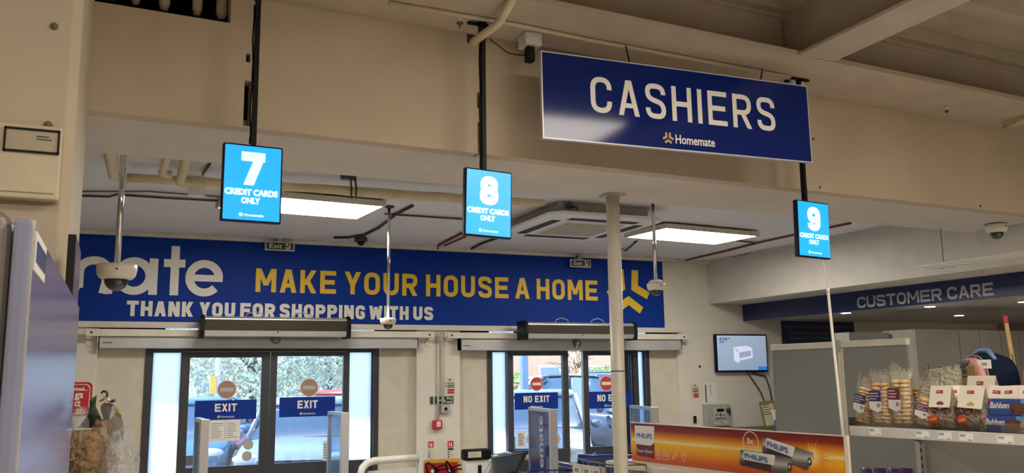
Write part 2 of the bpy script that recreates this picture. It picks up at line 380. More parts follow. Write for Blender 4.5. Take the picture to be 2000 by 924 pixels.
while y > -12:
    prof += [(y, 4.0), (y-.115, 4.0), (y-.145, 4.075), (y-.255, 4.075)]; y -= .285
n = len(prof)
vs = [B0+BD*-5+BN*a+Z_*b for a, b in prof]+[B0+BD*14+BN*a+Z_*b for a, b in prof]
mb.add(vs, [(i, i+1, n+i+1, n+i) for i in range(n-1)])
mb.pbox(BEAM, -5, 14, 4.09, 4.15, -6, 12)
struct(mb.build('roof_deck', DECK))
# left pillar with its chamfered corner, running back to the bulkhead
pe = at(141, 0, 'Y', 3.1); pe2 = at(122, 400, 'Y', 3.1); PX = (pe.x+pe2.x)/2
pb = at(168, 230, 'Y', 4.14).x
struct(MB().prism(PL((0, 0, 0), X_, Y_), [(-1.6, 3.1), (PX, 3.1), (PX+.028, 3.128), (pb, 4.25), (-1.6, 4.25)], 0, 3.99).build('pillar', CREAM, bevel=.006))
for i, (px, py, r) in enumerate(((106, 52, .011), (94, 245, .012))):
    c = at(px, py, 'Y', 3.1)
    tag(MB().lathe([(r, 0), (r*1.1, .004), (r*.6, .009), (.003, .012)], (c.x, 3.099, c.z), 12, (0, -1, 0)).build('wall_plug', mat('rust_grey', (.16, .13, .10), .8, var=.3, scale=200)),
        ['grey broken wall plug high on the cream pillar near the top left', 'small rusty plug just above the cream metal box on the pillar'][i], 'wall plug')
# ------------------------------------------------------------------ cream metal box on the pillar
P = PL((0, 3.098, 0), X_); ur = P.px(125, 256)[0]; zt = P.px(120, 256)[1]; zb = P.px(115, 397)[1]; ul = ur-.36
t = thing('electrical_box', 'cream metal electrical box with recessed window on the left pillar', 'electrical box', P.pt((ul+ur)/2, zb))
MB().pbox(P, ul, ur, zb, zt, 0, .05).build('housing', mat('box_cream', (.62, .53, .38), .5), t, bevel=.006)
wa, wb, wc, wd = P.off(.05).rect(9, 247, 115, 303); Q = P.off(.05)
mb = MB(); f = .006
for r_ in ((wa, wb, wd-f, wd), (wa, wb, wc, wc+f), (wa, wa+f, wc, wd), (wb-f, wb, wc, wd)): mb.pbox(Q, *r_, .0, .008)
mb.build('window_frame', BLACK, t); MB().pbox(Q, wa, wb, wc, wd, .0, .003).build('window', mat('box_window', (.40, .33, .22), .3), t)
MB().pbox(Q, wb-.065, wb-.03, wd-.025, wd-.022, .003, .005).pbox(Q, wb-.065, wb-.022, wd-.034, wd-.031, .003, .005).build('printed_label', INK, t)
MB().pbox(Q, ul+.0, ur-.012, zb+.018, zb+.021, .0, .002).build('lid_seam', mat('seam', (.3, .25, .18), .6), t)
# pipes showing in the hole at the top left
for i, (x0, y0, w) in enumerate(((222, 2, 20), (268, 11, 17), (324, 22, 20), (388, 32, 18), (436, 40, 22))):
    c = at(x0-3, y0-10, 'Y', 4.30); r = w/2/FPX*4.35
    tag(MB().tube([(c.x, 4.30, c.z+.45), (c.x, 4.30, c.z+.01), (c.x, 4.305, c.z-.02)], [r, r, r*.6], 12).build('water_pipe', LAG), 'cream pipe end in the dark bulkhead hole, '+['leftmost', 'second from left', 'third from left', 'second from right', 'rightmost beside the hole edge'][i], 'pipe', 'pipes in the bulkhead hole')
# ------------------------------------------------------------------ blue banner over the doors
BP = BACK.off(.03)
u0 = U(100, 452)[0]-.6; u1 = BP.px(1296, 580)[0]; zt = BP.px(700, 483)[1]; zb = BP.px(700, 633)[1]
t = thing('banner', 'long blue banner board with yellow slogan above the sliding doors', 'banner', BACK.pt((u0+u1)/2, zb))
MB().pbox(BACK, u0, u1, zb, zt, .002, .03).build('board', NAVY, t)
def wpx(name, txt, P, x0, x1, yb0, yt0, t_, material, parent, gap=.12, d=.002, ref=None):
    """word between pixel columns; yb0 / yt0 are (x, y) on the base line and cap line"""
    return word(name, txt, P, P.px(x0, yb0[1])[0], P.px(x1, yb0[1])[0], P.px(*yb0)[1], P.px(*yt0)[1], d, t_, material, parent, gap)
zc1, zb1 = BP.px(500, 521)[1], BP.px(500, 568)[1]
z0 = (BP.px(500, 568)[1]+BP.px(1160, 589)[1])/2; z1 = (BP.px(500, 522)[1]+BP.px(1160, 550)[1])/2
for s_, xa, xb in (('MAKE', 499, 656), ('YOUR', 673, 815), ('HOUSE', 832, 993), ('A', 1006, 1034), ('HOME', 1048, 1167)):
    word('slogan_word', s_, BP, BP.px(xa, 560)[0], BP.px(xb, 570)[0], z0, z1, .002, .20, YEL, t, .16)
z0 = (BP.px(260, 618)[1]+BP.px(840, 625)[1])/2; z1 = (BP.px(260, 588)[1]+BP.px(840, 599)[1])/2
for s_, xa, xb in (('THANK', 247, 377), ('YOU', 389, 459), ('FOR', 469, 537), ('SHOPPING', 546, 713), ('WITH', 721, 798), ('US', 807, 846)):
    word('thanks_word', s_, BP, BP.px(xa, 610)[0], BP.px(xb, 612)[0], z0, z1, .002, .25, WHITE, t, .13)
# big name, lower case with a tall t
zz0 = BP.px(300, 576)[1]; zz1 = BP.px(300, 505)[1]; H = (zz1-zz0)/.70
def one(c, xa, xb, tk): return word('name_letter', c, BP, BP.px(xa, 540)[0], BP.px(xb, 540)[0], zz0, zz0+H, .002, tk, WHITE, t, 0)
mm = MB(); xa, xb = BP.px(118, 540)[0], BP.px(213, 540)[0]
one('m', 86, 213, .155); one('a', 222, 308, .155); one('t', 319, 361, .155); one('e', 362, 436, .155)
cu, cw = BP.px(1227, 570); logo('emblem', BP, cu, cw, .285, .002, .092, YEL, t)
# trim boards: under the banner, above it
zc = BP.px(700, 636)[1]
struct(MB().pbox(BACK, u0, BP.px(1330, 640)[0], BP.px(500, 642)[1], zb-.002, .002, .034).build('trim_1', RAILW))
struct(MB().pbox(BACK, -4, SX, zt+.002, CZ-.002, .002, .05).build('trim_2', TRIM))
# small hanging exit signs
def exit_sign(x0, y0, x1, y1, label):
    Q = BACK.off(.12); a, b, c, d = Q.rect(x0, y0, x1, y1)
    t = thing('exit_sign', label, 'exit sign', Q.pt((a+b)/2, c), 'small exit signs on the banner top')
    MB().pbox(Q, a, b, c, d, -.02, 0).build('frame', mat('sign_frame', (.60, .60, .55), .5), t)
    MB().pbox(Q, a+.012, b-.012, c+.012, d-.012, .001, .003).build('face', GREEN, t)
    w, h = b-a, d-c
    btext('lettering', 'Exit', Q, a+w*.15, a+w*.58, c+h*.27, c+h*.75, .005, WHITE, t, .012)
    MB().pbox(Q, a+w*.70, a+w*.86, c+h*.2, c+h*.82, .003, .004).build('pictogram', WHITE, t)
    mb = MB(); U_, W_ = a+w*.78, c+h*.5
    mb.disc(Q, U_+.008, W_+h*.22, .009, .009, .004, .005, 10)
    for p in ([(-.01, .12), (.008, .14), (.0, -.08), (-.014, -.06)], [(-.014, -.06), (.0, -.06), (.02, -.16), (.012, -.26), (.006, -.26), (.012, -.18)], [(-.016, -.06), (-.006, -.08), (-.02, -.24), (-.026, -.24)], [(-.01, .12), (-.006, .08), (-.026, -.02), (-.03, .02)], [(.004, .12), (.008, .06), (.026, .02), (.026, .06)]):
        mb.prism(Q, [(U_+x, W_+y*h) for x, y in p], .004, .005)
    mb.build('running_figure', GREEN, t)
    MB().pbox(Q, a+w*.4, a+w*.6, d, d+.05, -.014, -.008).pbox(Q, a+w*.4, a+w*.6, c+h*.5, d+.05, -.088, -.07).pbox(Q, a+w*.4, a+w*.6, d+.044, d+.05, -.1, -.014).build('bracket', GREYP, t)
exit_sign(518, 471, 575, 491, 'small green exit sign at the banner top above the left doors')
exit_sign(1114, 506, 1154, 523, 'small green exit sign at the banner top left of the white column')
# ------------------------------------------------------------------ automatic doors
DP = BACK.off(-.10)       # plane of the frames, set back in the wall
def door(idx, ua, ub, cols, ytop, ybot, leaves, zdoor, rails):
    """cols: pixel columns of outer jambs; leaves: list of (x0, x1) glass leaves"""
    d = thing('door_%d' % idx, None, None, DP.pt((ua+ub)/2, 0), kind='structure')
    jl, jr = DP.px(*cols[0])[0], DP.px(*cols[1])[0]
    MB().pbox(DP, ua+.002, jl, .002, zdoor+.06, -.03, .03).build('infill_panel', mat('infill', (.60, .54, .44), .6), d)
    MB().pbox(DP, jr, ub-.002, .002, zdoor+.06, -.03, .03).build('infill_panel', MATS['infill'], d)
    mb = MB(); mb.pbox(DP, jl, jl+.055, .002, zdoor, -.05, .05); mb.pbox(DP, jr-.055, jr, .002, zdoor, -.05, .05); mb.pbox(DP, jl+.055, jr-.055, zdoor-.03, zdoor, -.05, .05)
    mb.build('jamb', GUN, d)
    return d, jl, jr
def leaf(d, a, b, zt, zb, mid, dd, name='leaf', gl=CLEAR, fr=.06, low=.30, frm=GUN):
    mb = MB(); mb.pbox(DP, a, a+fr, .02, zt, dd-.025, dd+.025).pbox(DP, b-fr, b, .02, zt, dd-.025, dd+.025)
    mb.pbox(DP, a+fr, b-fr, zt-fr*.7, zt, dd-.025, dd+.025); mb.pbox(DP, a+fr, b-fr, .02, zb, dd-.025, dd+.025)
    o = mb.build(name, frm, d)
    MB().pbox(DP, a+fr, b-fr, zb, zt-fr*.7, dd-.004, dd+.004).build('glass', gl, o)
    return o
Dx = lambda x, y=790: DP.px(x, y)[0]
zd = DP.px(600, 681)[1]; zgb = DP.px(509, 906)[1]
d, jl, jr = door(1, d1a, d1b, ((281, 760), (737, 760)), 680, 906, None, zd, None)
leaf(d, jl+.056, Dx(352)-.0, zd-.031, zgb-.06, 0, -.012, 'side_light', FROST, .012, 0)
leaf(d, Dx(676), jr-.056, zd-.031, zgb-.01, 0, -.012, 'side_light', FROST, .012, 0)
leaf(d, Dx(349), Dx(523.5), zd-.032, zgb, 0, .035, fr=.082); leaf(d, Dx(524.5), Dx(679), zd-.032, zgb, 0, .035, fr=.065)
# second doors, standing half open
d2, jl2, jr2 = door(2, d2a, d2b, ((950, 760), (1266, 760)), 680, 880, None, DP.px(1100, 681)[1], None)
zd2 = DP.px(1100, 681)[1]; zgb2 = DP.px(1082, 876)[1]
leaf(d2, jl2+.056, Dx(990), zd2-.031, zgb2-.03, 0, -.012, 'side_light', FROST, .012)
leaf(d2, Dx(1232), jr2-.056, zd2-.031, zgb2-.03, 0, -.012, 'side_light', FROST, .012)
leaf(d2, Dx(988), Dx(1107), zd2-.032, zgb2, 0, .035, fr=.07); leaf(d2, Dx(1136), Dx(1244), zd2-.032, zgb2, 0, .035, fr=.07)
MB().pbox(DP, Dx(1000), Dx(1004), .02, zd2-.04, -.03, -.012).pbox(DP, Dx(1222), Dx(1231), .02, zd2-.04, -.03, -.012).build('mullion', GUN, d2)
for dd, ua, ub, x0, x1, g0, g1, zz in ((d, d1a, d1b, 193, 817, 323, 732, zd), (d2, d2a, d2b, 900, 1331, 955, 1262, zd2)):
    HP = BACK.off(.10); a, b = HP.px(x0, 668)[0], HP.px(x1, 668)[0]; zt_, zb_ = HP.px((x0+x1)/2, 657 if dd is d else 661)[1], HP.px((x0+x1)/2, 680 if dd is d else 684)[1]
    o = MB().prism(PL(HP.pt(0, 0), HP.n*-1, Z_), [(-.0, zb_), (.17, zb_), (.17, zt_), (.02, zt_), (-.0, zt_-.03)], a, b).build('header_box', mat('header_alu', (.50, .50, .50), .4, .3), dd, bevel=.003)
    MB().pbox(HP, a, a+.008, zb_, zt_, -.17, .004).pbox(HP, b-.008, b, zb_, zt_, -.17, .004).build('end_plate', GUN, o)
    MB().pbox(HP, a+.03, a+.11, zb_+.045, zb_+.053, 0, .003).build('maker_plate', mat('maroon', (.12, .02, .02), .5), o)
    sx = {0: 538, 1: 1126}[0 if dd is d else 1]; su, sw = HP.px(sx, 663 if dd is d else 671)
    MB().lathe([(.045, 0), (.048, .02), (.030, .05), (.004, .06)], HP.pt(su, sw, .002), 18, HP.n).build('motion_sensor', glass('sensor_clear', (.75, .8, .85), .8, .1), o)
    zl = zb_+.16
    mb = MB(); ga, gb = Dx(g0, 650), Dx(g1, 650)
    mb.pbox(DP, ua+.003, ga, zz+.061, ztop-.002, -.02, .0).pbox(DP, gb, ub-.003, zz+.061, ztop-.002, -.02, .0); mid = ga+(gb-ga)*.15; mb.pbox(DP, mid, mid+.07, zz+.061, ztop-.002, -.02, 0)
    mb.build('transom_board', DARKV, dd)
    MB().pbox(DP, ga, gb, zz+.061, ztop-.002, -.012, -.008).build('transom_glass', CLEAR, dd)
# support rails above the headers
def rail(x0, x1, y0, y1, label):
    Q = BACK.off(.12); a, b, c, e = Q.rect(x0, y0, x1, y1); ym = Q.px((x0+x1)/2, (y0+y1)/2)[1]
    t = thing('support_rail', label, 'rail', Q.pt((a+b)/2, ym-.03), 'rails above the door headers')
    MB().pbox(Q, a, b, ym-.032, ym+.032, -.02, 0).pbox(Q, a, b, ym-.032, ym-.026, -.07, -.02).build('angle_bar', RAILW, t, bevel=.002)
    for k, uu in enumerate((a+.03, b-.03)):
        mb = MB().pbox(Q, uu-.025, uu+.025, ym-.12, ym+.05, -.118, -.11).pbox(Q, uu-.025, uu+.025, ym-.05, ym-.035, -.11, -.02); mb.build('bracket', RAILW, t)
        MB().lathe([(.010, 0), (.010, .005), (.002, .007)], Q.pt(uu+(.02 if k == 0 else -.02), ym, .0005), 10, Q.n).build('bolt', BLACK, t)
rail(167, 848, 645, 658, 'cream steel rail with end brackets above the left exit doors')
rail(874, 1343, 652, 661, 'cream steel rail with end brackets above the right doors')
# air curtains
def air_curtain(x0, x1, yt, yb, label):
    Q = BACK.off(.36); a, b = Q.px(x0, yt)[0], Q.px(x1, yt)[0]; zt_ = Q.px((x0+x1)/2, yt)[1]; zb_ = Q.px((x0+x1)/2, yb)[1]; h = zt_-zb_
    t = thing('air_curtain', label, 'air curtain', Q.pt((a+b)/2, zb_, -.15), 'air curtains over the doors')
    E = PL(Q.pt(0, 0), Q.n*-1, Z_)
    prof = [(.02, zb_), (.20, zb_), (.20, zt_), (.03, zt_), (.0, zt_-.022), (.0, zb_+h*.26)]
    MB().prism(E, prof, a+.02, b-.02).build('casing', mat('curtain_steel', (.55, .54, .53), .3, .6, var=.03), t, bevel=.004)
    pc = [(.0, zb_-.015), (.21, zb_-.015), (.21, zt_+.015), (.03, zt_+.015), (-.015, zt_-.025), (-.015, zb_+h*.26)]
    MB().prism(E, pc, a-.02, a+.02).build('end_cap', BLACK, t, bevel=.006); MB().prism(E, pc, b-.02, b+.02).build('end_cap', BLACK, t, bevel=.006)
    g0, g1 = zb_+h*.28, zt_-.032
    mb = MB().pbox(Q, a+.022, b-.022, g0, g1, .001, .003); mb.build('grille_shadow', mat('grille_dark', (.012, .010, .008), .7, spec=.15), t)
    mb = MB(); n = 9
    for i in range(n): z = g0+(g1-g0)*(i+.5)/n; mb.pbox(Q, a+.022, b-.022, z-.0012, z+.0012, .003, .007)
    mb.build('louvre', mat('louvre_steel', (.20, .17, .13), .4, .3), t)
    MB().lathe([(.008, 0), (.006, .006), (.002, .008)], Q.pt((a+b)/2, zb_+h*.2, .0), 8, Q.n).build('screw', GUN, t)
    for k in (.35, .68):
        mb = MB(); cu = a+(b-a)*k; mb.tube([Q.pt(cu-.10, zt_-.02, -.1), Q.pt(cu-.07, zt_+.035, -.1), Q.pt(cu, zt_+.055, -.1), Q.pt(cu+.07, zt_+.035, -.1), Q.pt(cu+.1, zt_-.02, -.1)], .005, 6).build('cable_loop', GREYP, t)
    MB().pbox(Q, a+.25, a+.29, zb_+h*.4, zb_+h*.6, -.235, -.20).pbox(Q, b-.29, b-.25, zb_+h*.4, zb_+h*.6, -.235, -.20).build('wall_bracket', GUN, t)
air_curtain(396, 682, 619, 657, 'steel air curtain heater over the left exit doors')
air_curtain(1028, 1241, 630, 661, 'steel air curtain heater over the right doors behind the column')
# signs on the glass: stuck on the leaves
GP = DP.off(.041)
def door_sign(txt, x0, x1, y0, y1, label):
    a, b, c, e = GP.rect(x0, y0, x1, y1); h = e-c
    t = thing('door_sign', label, 'door sign', GP.pt((a+b)/2, c), 'blue sign plates on the door leaves')
    MB().pbox(GP, a, b, c, e, 0, .003).build('plate', mat('door_sign_blue', (.008, .035, .26), .5, spec=.1), t)
    w = b-a; n = .36 if txt == 'EXIT' else .60
    word('lettering', txt, GP, a+w*(.5-n/2), a+w*(.5+n/2), c+h*.42, c+h*.82, .0045, .20, WHITE, t, .13)
    btext('shop_name', 'Homemate', GP, a+w*.42, a+w*.64, c+h*.10, c+h*.22, .004, WPL, t); logo('emblem', GP, a+w*.385, c+h*.16, h*.07, .004, .006, WPL, t)
door_sign('EXIT', 381, 500, 783, 818, 'blue EXIT plate on the left leaf of the left doors')
door_sign('EXIT', 546, 654, 776.5, 812, 'blue EXIT plate on the right leaf of the left doors')
door_sign('NO EXIT', 1005, 1090, 768, 798, 'blue NO EXIT plate on the left leaf of the right doors')
door_sign('NO EXIT', 1149, 1233, 765.5, 796, 'blue NO EXIT plate partly behind the white column')
def no_entry(cx, cy, r, label, faded):
    u_, w_ = GP.px(cx, cy); R = abs(GP.px(cx+r, cy)[0]-u_)
    t = thing('no_entry_sign', label, 'no entry sign', GP.pt(u_, w_-R), 'round signs above the blue door plates')
    MB().disc(GP, u_, w_, R, R, 0, .002).build('rim', PAPER, t)
    MB().disc(GP, u_, w_, R*.92, R*.92, .0021, .003).build('disc', mat('faded_red', (.36, .20, .16), .6) if faded else mat('no_entry_red', (.55, .045, .03), .5), t)
    MB().pbox(GP, u_-R*.68, u_+R*.68, w_-R*.2, w_+R*.2, .0031, .004).build('bar', mat('faded_white', (.42, .44, .40), .6) if faded else PAPER, t)
no_entry(443, 761, 19, 'faded pink no entry disc above the left EXIT plate', 1); no_entry(604, 757, 18, 'faded pink no entry disc above the right EXIT plate', 1)
no_entry(1048, 750, 12.5, 'bright red no entry disc on the right doors, left leaf', 0); no_entry(1184, 749, 13.0, 'bright red no entry disc cut by the white column', 0)
def notice(name, x0, y0, x1, y1, label, P=GP, n=8, m_=PAPER, cat='notice', sd=1, th=.3, group=None):
    a, b, c, e = P.rect(x0, y0, x1, y1); t = thing(name, label, cat, P.pt((a+b)/2, c), group)
    MB().pbox(P, a, b, c, e, 0, .0015).build('sheet', m_, t); w = b-a; h = e-c
    lines(P, a+w*.12, b-w*.12, c+h*.12, e-h*.12, n, .0016, sd, th).build('print', mat('print_grey', (.22, .22, .25), .7, var=0), t); return t
notice('paper_notice', 409, 821, 439, 861.5, 'white printed notice under the left EXIT plate, left sheet', sd=2)
notice('paper_notice', 440, 820, 468, 860.5, 'white printed notice under the left EXIT plate, right sheet', sd=3)
notice('opening_hours_sticker', 631, 861, 646, 901, 'white opening sticker at the bottom of the right exit leaf', n=6, th=.55)
notice('opening_hours_sticker', 1010, 843, 1027, 874, 'white opening sticker low on the left leaf of the right doors', n=6, th=.55)
notice('symbol_sticker', 997, 853, 1007, 876, 'dark symbol strip low on the left edge of the right doors', n=4, th=.6, m_=mat('strip_grey', (.30, .33, .36), .6))
for x, y, lb in ((485, 869, 'upper of two round grey stickers low on the left exit leaf'), (482, 891, 'lower of two round grey stickers low on the left exit leaf')):
    u_, w_ = GP.px(x, y); tag(MB().disc(GP, u_, w_, .048, .048, 0, .002).build('round_sticker', mat('sticker_grey', (.40, .40, .36), .6)), lb, 'sticker')
for x, lb in ((1037, 'peach round sticker left of the blue antenna on the right doors'), (1086, 'peach round sticker right of the blue antenna on the right doors')):
    u_, w_ = GP.px(x, 858); tag(MB().disc(GP, u_, w_, .06, .06, 0, .002).build('round_sticker', mat('sticker_peach', (.62, .45, .32), .6)), lb, 'sticker')
# ------------------------------------------------------------------ ceiling LED panels
def panel_light(pts, label):
    zb_ = 3.125; p = [at(x, y, 'Z', zb_) for x, y in pts]      # back-left, back-right, front-right, front-left (image order)
    c = sum(p, V())/4; e = (p[1]-p[0]+p[2]-p[3])/2; L = e.length/2; e.normalize(); g = V((-e.y, e.x, 0)); Wd = abs((p[3]-p[0]).dot(g))/2
    t = thing('panel_light', label, 'ceiling light', (c.x, c.y, zb_), 'LED panels on the far ceiling')
    Q = PL(c, e, g); fr = .022
    mb = MB()
    for r_ in ((-L-fr, L+fr, Wd, Wd+fr), (-L-fr, L+fr, -Wd-fr, -Wd), (-L-fr, -L, -Wd, Wd), (L, L+fr, -Wd, Wd)): mb.pbox(Q, *r_, 0, .045)
    mb.build('frame', mat('panel_frame', (.55, .50, .42), .5), t)
    MB().pbox(Q, -L, L, -Wd, Wd, .004, .012).build('diffuser', EMIT, t)
    MB().pbox(Q, -L, L, -Wd, Wd, .013, .043).build('back_tray', WPL, t)
    mb = MB()
    for sx in (-.75, .75):
        for sy in (-.7, .7): mb.pbox(Q, sx*L-.02, sx*L+.02, sy*Wd-.02, sy*Wd+.02, .045, CZ-zb_)
    mb.build('spacer', BLACK, t)
panel_light(((474, 380), (741, 405), (702, 427), (414, 406)), 'glowing ceiling panel behind the lane 7 screen')
panel_light(((1293.5, 445.3), (1469.7, 460.7), (1403.5, 478.6), (1232.6, 464.4)), 'glowing ceiling panel right of the white column')
# ------------------------------------------------------------------ ceiling cassette
zb_ = 3.06
p = [at(*a, 'Z', zb_) for a in ((1056, 417), (1275, 434), (1192, 472), (997, 463))]
c = sum(p, V())/4; e = (p[1]-p[0]+p[2]-p[3]).normalized(); g = V((-e.y, e.x, 0)); L = (p[1]-p[0]).length/2; L2 = (p[3]-p[0]).length/2
t = thing('air_conditioner', 'white four way ceiling cassette with dark slots left of the column', 'air conditioner', (c.x, c.y, zb_))
Q = PL(c, e, g)        # w away from the camera along g
def oct_(a, b, k): return [(-a+k, -b), (a-k, -b), (a, -b+k), (a, b-k), (a-k, b), (-a+k, b), (-a, b-k), (-a, -b+k)]
mb = MB(); n_ = 8
r0 = [Q.pt(u, w, 0.0) for u, w in oct_(L*.94, L2*.94, .08)]; r1 = [Q.pt(u, w, .012) for u, w in oct_(L, L2, .10)]; r2 = [Q.pt(u, w, .035) for u, w in oct_(L, L2, .10)]
mb.loft([r0, r1, r2], smooth=False); mb.build('fascia', WPL2, t)
MB().pbox(Q, -L*.52, L*.52, -L2*.52, L2*.52, -.006, 0).build('intake_frame', mat('intake_frame', (.6, .6, .6), .5), t, bevel=.004)
MB().pbox(Q, -L*.47, L*.47, -L2*.47, L2*.47, -.010, -.006).build('intake_grille', mat('intake', (.40, .35, .28), .7, scale=90, var=.3), t)
for a, b, cc, dd_ in ((-.6, .6, .66, .82), (-.6, .6, -.82, -.66), (-.82, -.66, -.6, .6), (.66, .82, -.6, .6)):
    MB().pbox(Q, a*L, b*L, cc*L2, dd_*L2, -.003, .001).build('air_slot', BLACK, t, bevel=.002)
MB().pbox(Q, -L*.84, L*.74, -L2*.84, L2*.84, .036, CZ-zb_-.004).build('body', mat('galvanised', (.36, .33, .29), .5, .4, var=.12), t)
p0 = Q.pt(L*.86, -L2*.5, 0)
MB().tube([p0+Z_*.04, p0+Z_*(CZ-zb_)], .008, 6).tube([p0+Z_*.09-e*.07, p0+Z_*.085+e*.09], .009, 6).build('hanger', GUN, t)
p0 = Q.pt(-L*.75, -L2*.9, .07)
mb = MB()
for k in range(4): mb.tube([p0+e*(.02*k), p0+e*(.03*k+.01)+Z_*.02, p0+e*(.02*k+.03)-g*.02+Z_*(.05-.02*k)], .008, 6)
mb.build('cable', GUN, t)
# ------------------------------------------------------------------ pipes and conduits on the far ceiling
def pipe(name, pts, r, m_, label, cat, group=None, n=10, clips=None):
    o = MB().tube(pts, r, n).build(name, m_, None); return tag(o, label, cat, group)
cz = lambda x, y, z=3.175: at(x, y, 'Z', z)
A1, A2 = cz(248, 346, 3.10), cz(1066, 396, 3.10)
ax = (A2-A1).normalized(); aw = V((-ax.y, ax.x, 0))
pipe('lagged_pipe', [A1+ax*(i*(A2-A1).length/14)+Z_*random.uniform(-.005, .005) for i in range(14)]+[A2-ax*.02, A2], [.030]*14+[.026, .012], LAG, 'upper cream lagged pipe along the far ceiling behind the screens', 'pipe', 'lagged pipes on the far ceiling', 12)
B1 = cz(372, 352, 3.06); B2 = cz(905, 391, 3.055)
pipe('lagged_pipe', [B1, B1+ax*.02]+[B1+(B2-B1)*(i/10)+Z_*random.uniform(-.006, .006) for i in range(1, 11)], [.012]+[.028]*11, LAG, 'lower cream lagged pipe below the first, behind the screens', 'pipe', 'lagged pipes on the far ceiling', 12)
for (xa, ya), (xb, yb), rr, lb in (((326, 306), (316, 340), .026, 'short cream pipe elbow left of the pair below the bulkhead'), ((364, 308), (351, 358), .030, 'thicker cream pipe elbow right of the pair below the bulkhead'), ((214, 299), (222, 344), .034, 'cream pipe coming from the bulkhead left of the left camera rod')):
    b = cz(xb, yb, 3.09); a = V((b.x, b.y-1.0, 3.11))
    a = cz(xa, ya, 3.11); pipe('pipe_elbow', [a-(b-a).normalized()*.15, a, a+(b-a)*.5, b-(b-a).normalized()*.03, b+ax*.03, b+ax*.06], rr, LAG, lb, 'pipe', 'pipe elbows under the bulkhead', 12)
E0 = cz(160, 349, 3.12)
hb = cz(382, 378, 3.07); tag(MB().box(hb.x-.05, hb.x+.06, hb.y-.03, hb.y+.03, hb.z-.02, CZ-.002).build('pipe_bracket', WPL2), 'pale bracket on the ceiling left of the lane 7 screen', 'bracket')
hb = cz(683, 362, 3.10)
t = thing('pipe_hanger', 'dark hanger clip over the lagged pipes between screens 7 and 8', 'pipe hanger', hb)
MB().box(hb.x-.06, hb.x+.04, hb.y-.03, hb.y+.03, CZ-.05, CZ-.003).build('clamp', GUN, t, bevel=.004)
MB().tube([(hb.x+.0, hb.y-.02, CZ-.03), (hb.x+.0, hb.y-.05, 3.07), (hb.x+.0, hb.y-.05, 3.0)], .007, 6).tube([(hb.x+.03, hb.y-.02, CZ-.03), (hb.x+.035, hb.y-.05, 3.07), (hb.x+.03, hb.y-.05, 3.0)], .007, 6).build('rod', GUN, t)
pipe('red_conduit', [cz(150, 382), cz(212, 384), cz(228, 380), cz(330, 387), cz(430, 392.5), cz(452, 394)], .009, REDC, 'long dark red conduit along the far ceiling left of screen 7', 'conduit', 'red conduits', 8)
pipe('red_conduit', [cz(752, 418), cz(830, 423), cz(905, 428)], .009, REDC, 'dark red conduit along the far ceiling between screens 7 and 8', 'conduit', 'red conduits', 8)
pipe('grey_conduit', [cz(158, 374), cz(290, 374), cz(430, 384), cz(545, 391)], .006, mat('cable_grey', (.12, .11, .10), .6), 'thin grey cable above the long red conduit at left', 'cable')
pipe('red_conduit', [cz(410, 319), cz(396, 341)], .009, REDC, 'short red conduit below the bulkhead left of screen 7', 'conduit', 'red conduits', 8)
pipe('red_conduit', [cz(1323, 515), cz(1350, 506), cz(1420, 490), cz(1490, 472), cz(1560, 457), cz(1662, 436)], .011, REDC, 'red conduit rising right beside the lane 9 screen', 'conduit', 'red conduits', 8)
pipe('red_conduit', [cz(1438, 470), cz(1480, 475)], .009, REDC, 'short red conduit joining the one right of the ceiling panel', 'conduit', 'red conduits', 8)
pipe('grey_conduit', [cz(1362, 517), cz(1465, 495)], .005, mat('cable_grey2', (.25, .24, .23), .6), 'thin grey cable right of the red conduit by the corner', 'cable')
pipe('red_cable', [cz(855, 486, 3.14), cz(856, 480), cz(870, 472), cz(908, 453)], .012, REDC, 'dark red cable loop left of the lane 8 screen bottom', 'cable')
pipe('red_cable', [cz(868, 480), cz(910, 462)], .009, REDC, 'second dark red cable just below the lane 8 screen loop', 'cable')
pipe('black_cable', [cz(921, 486), cz(940, 476), cz(972, 465)], .012, mat('cable_black', (.03, .028, .028), .6), 'dark cable below the lane 8 screen bottom edge', 'cable')
pipe('black_cable', [cz(652, 464), cz(680, 464), cz(712, 459), cz(740, 445), cz(775, 418), cz(806, 402)], .012, MATS['cable_black'], 'black cable strip leading to the small ceiling camera', 'cable')
pipe('black_cable', [cz(1210, 486), cz(1222, 490), cz(1244, 471)], .008, MATS['cable_black'], 'black cable tail below the ceiling panel right of the column', 'cable')
pipe('black_cable', [cz(1322, 516, 3.15), cz(1325, 506, 3.187)], .007, MATS['cable_black'], 'black stub at the end of the right red conduit', 'cable')
tag(MB().pbox(BACK, *BACK.off(.06).rect(823, 477, 832, 483), .05, .08).build('ceiling_socket', WPL2), 'tiny pale socket on the trim above the banner middle', 'socket')
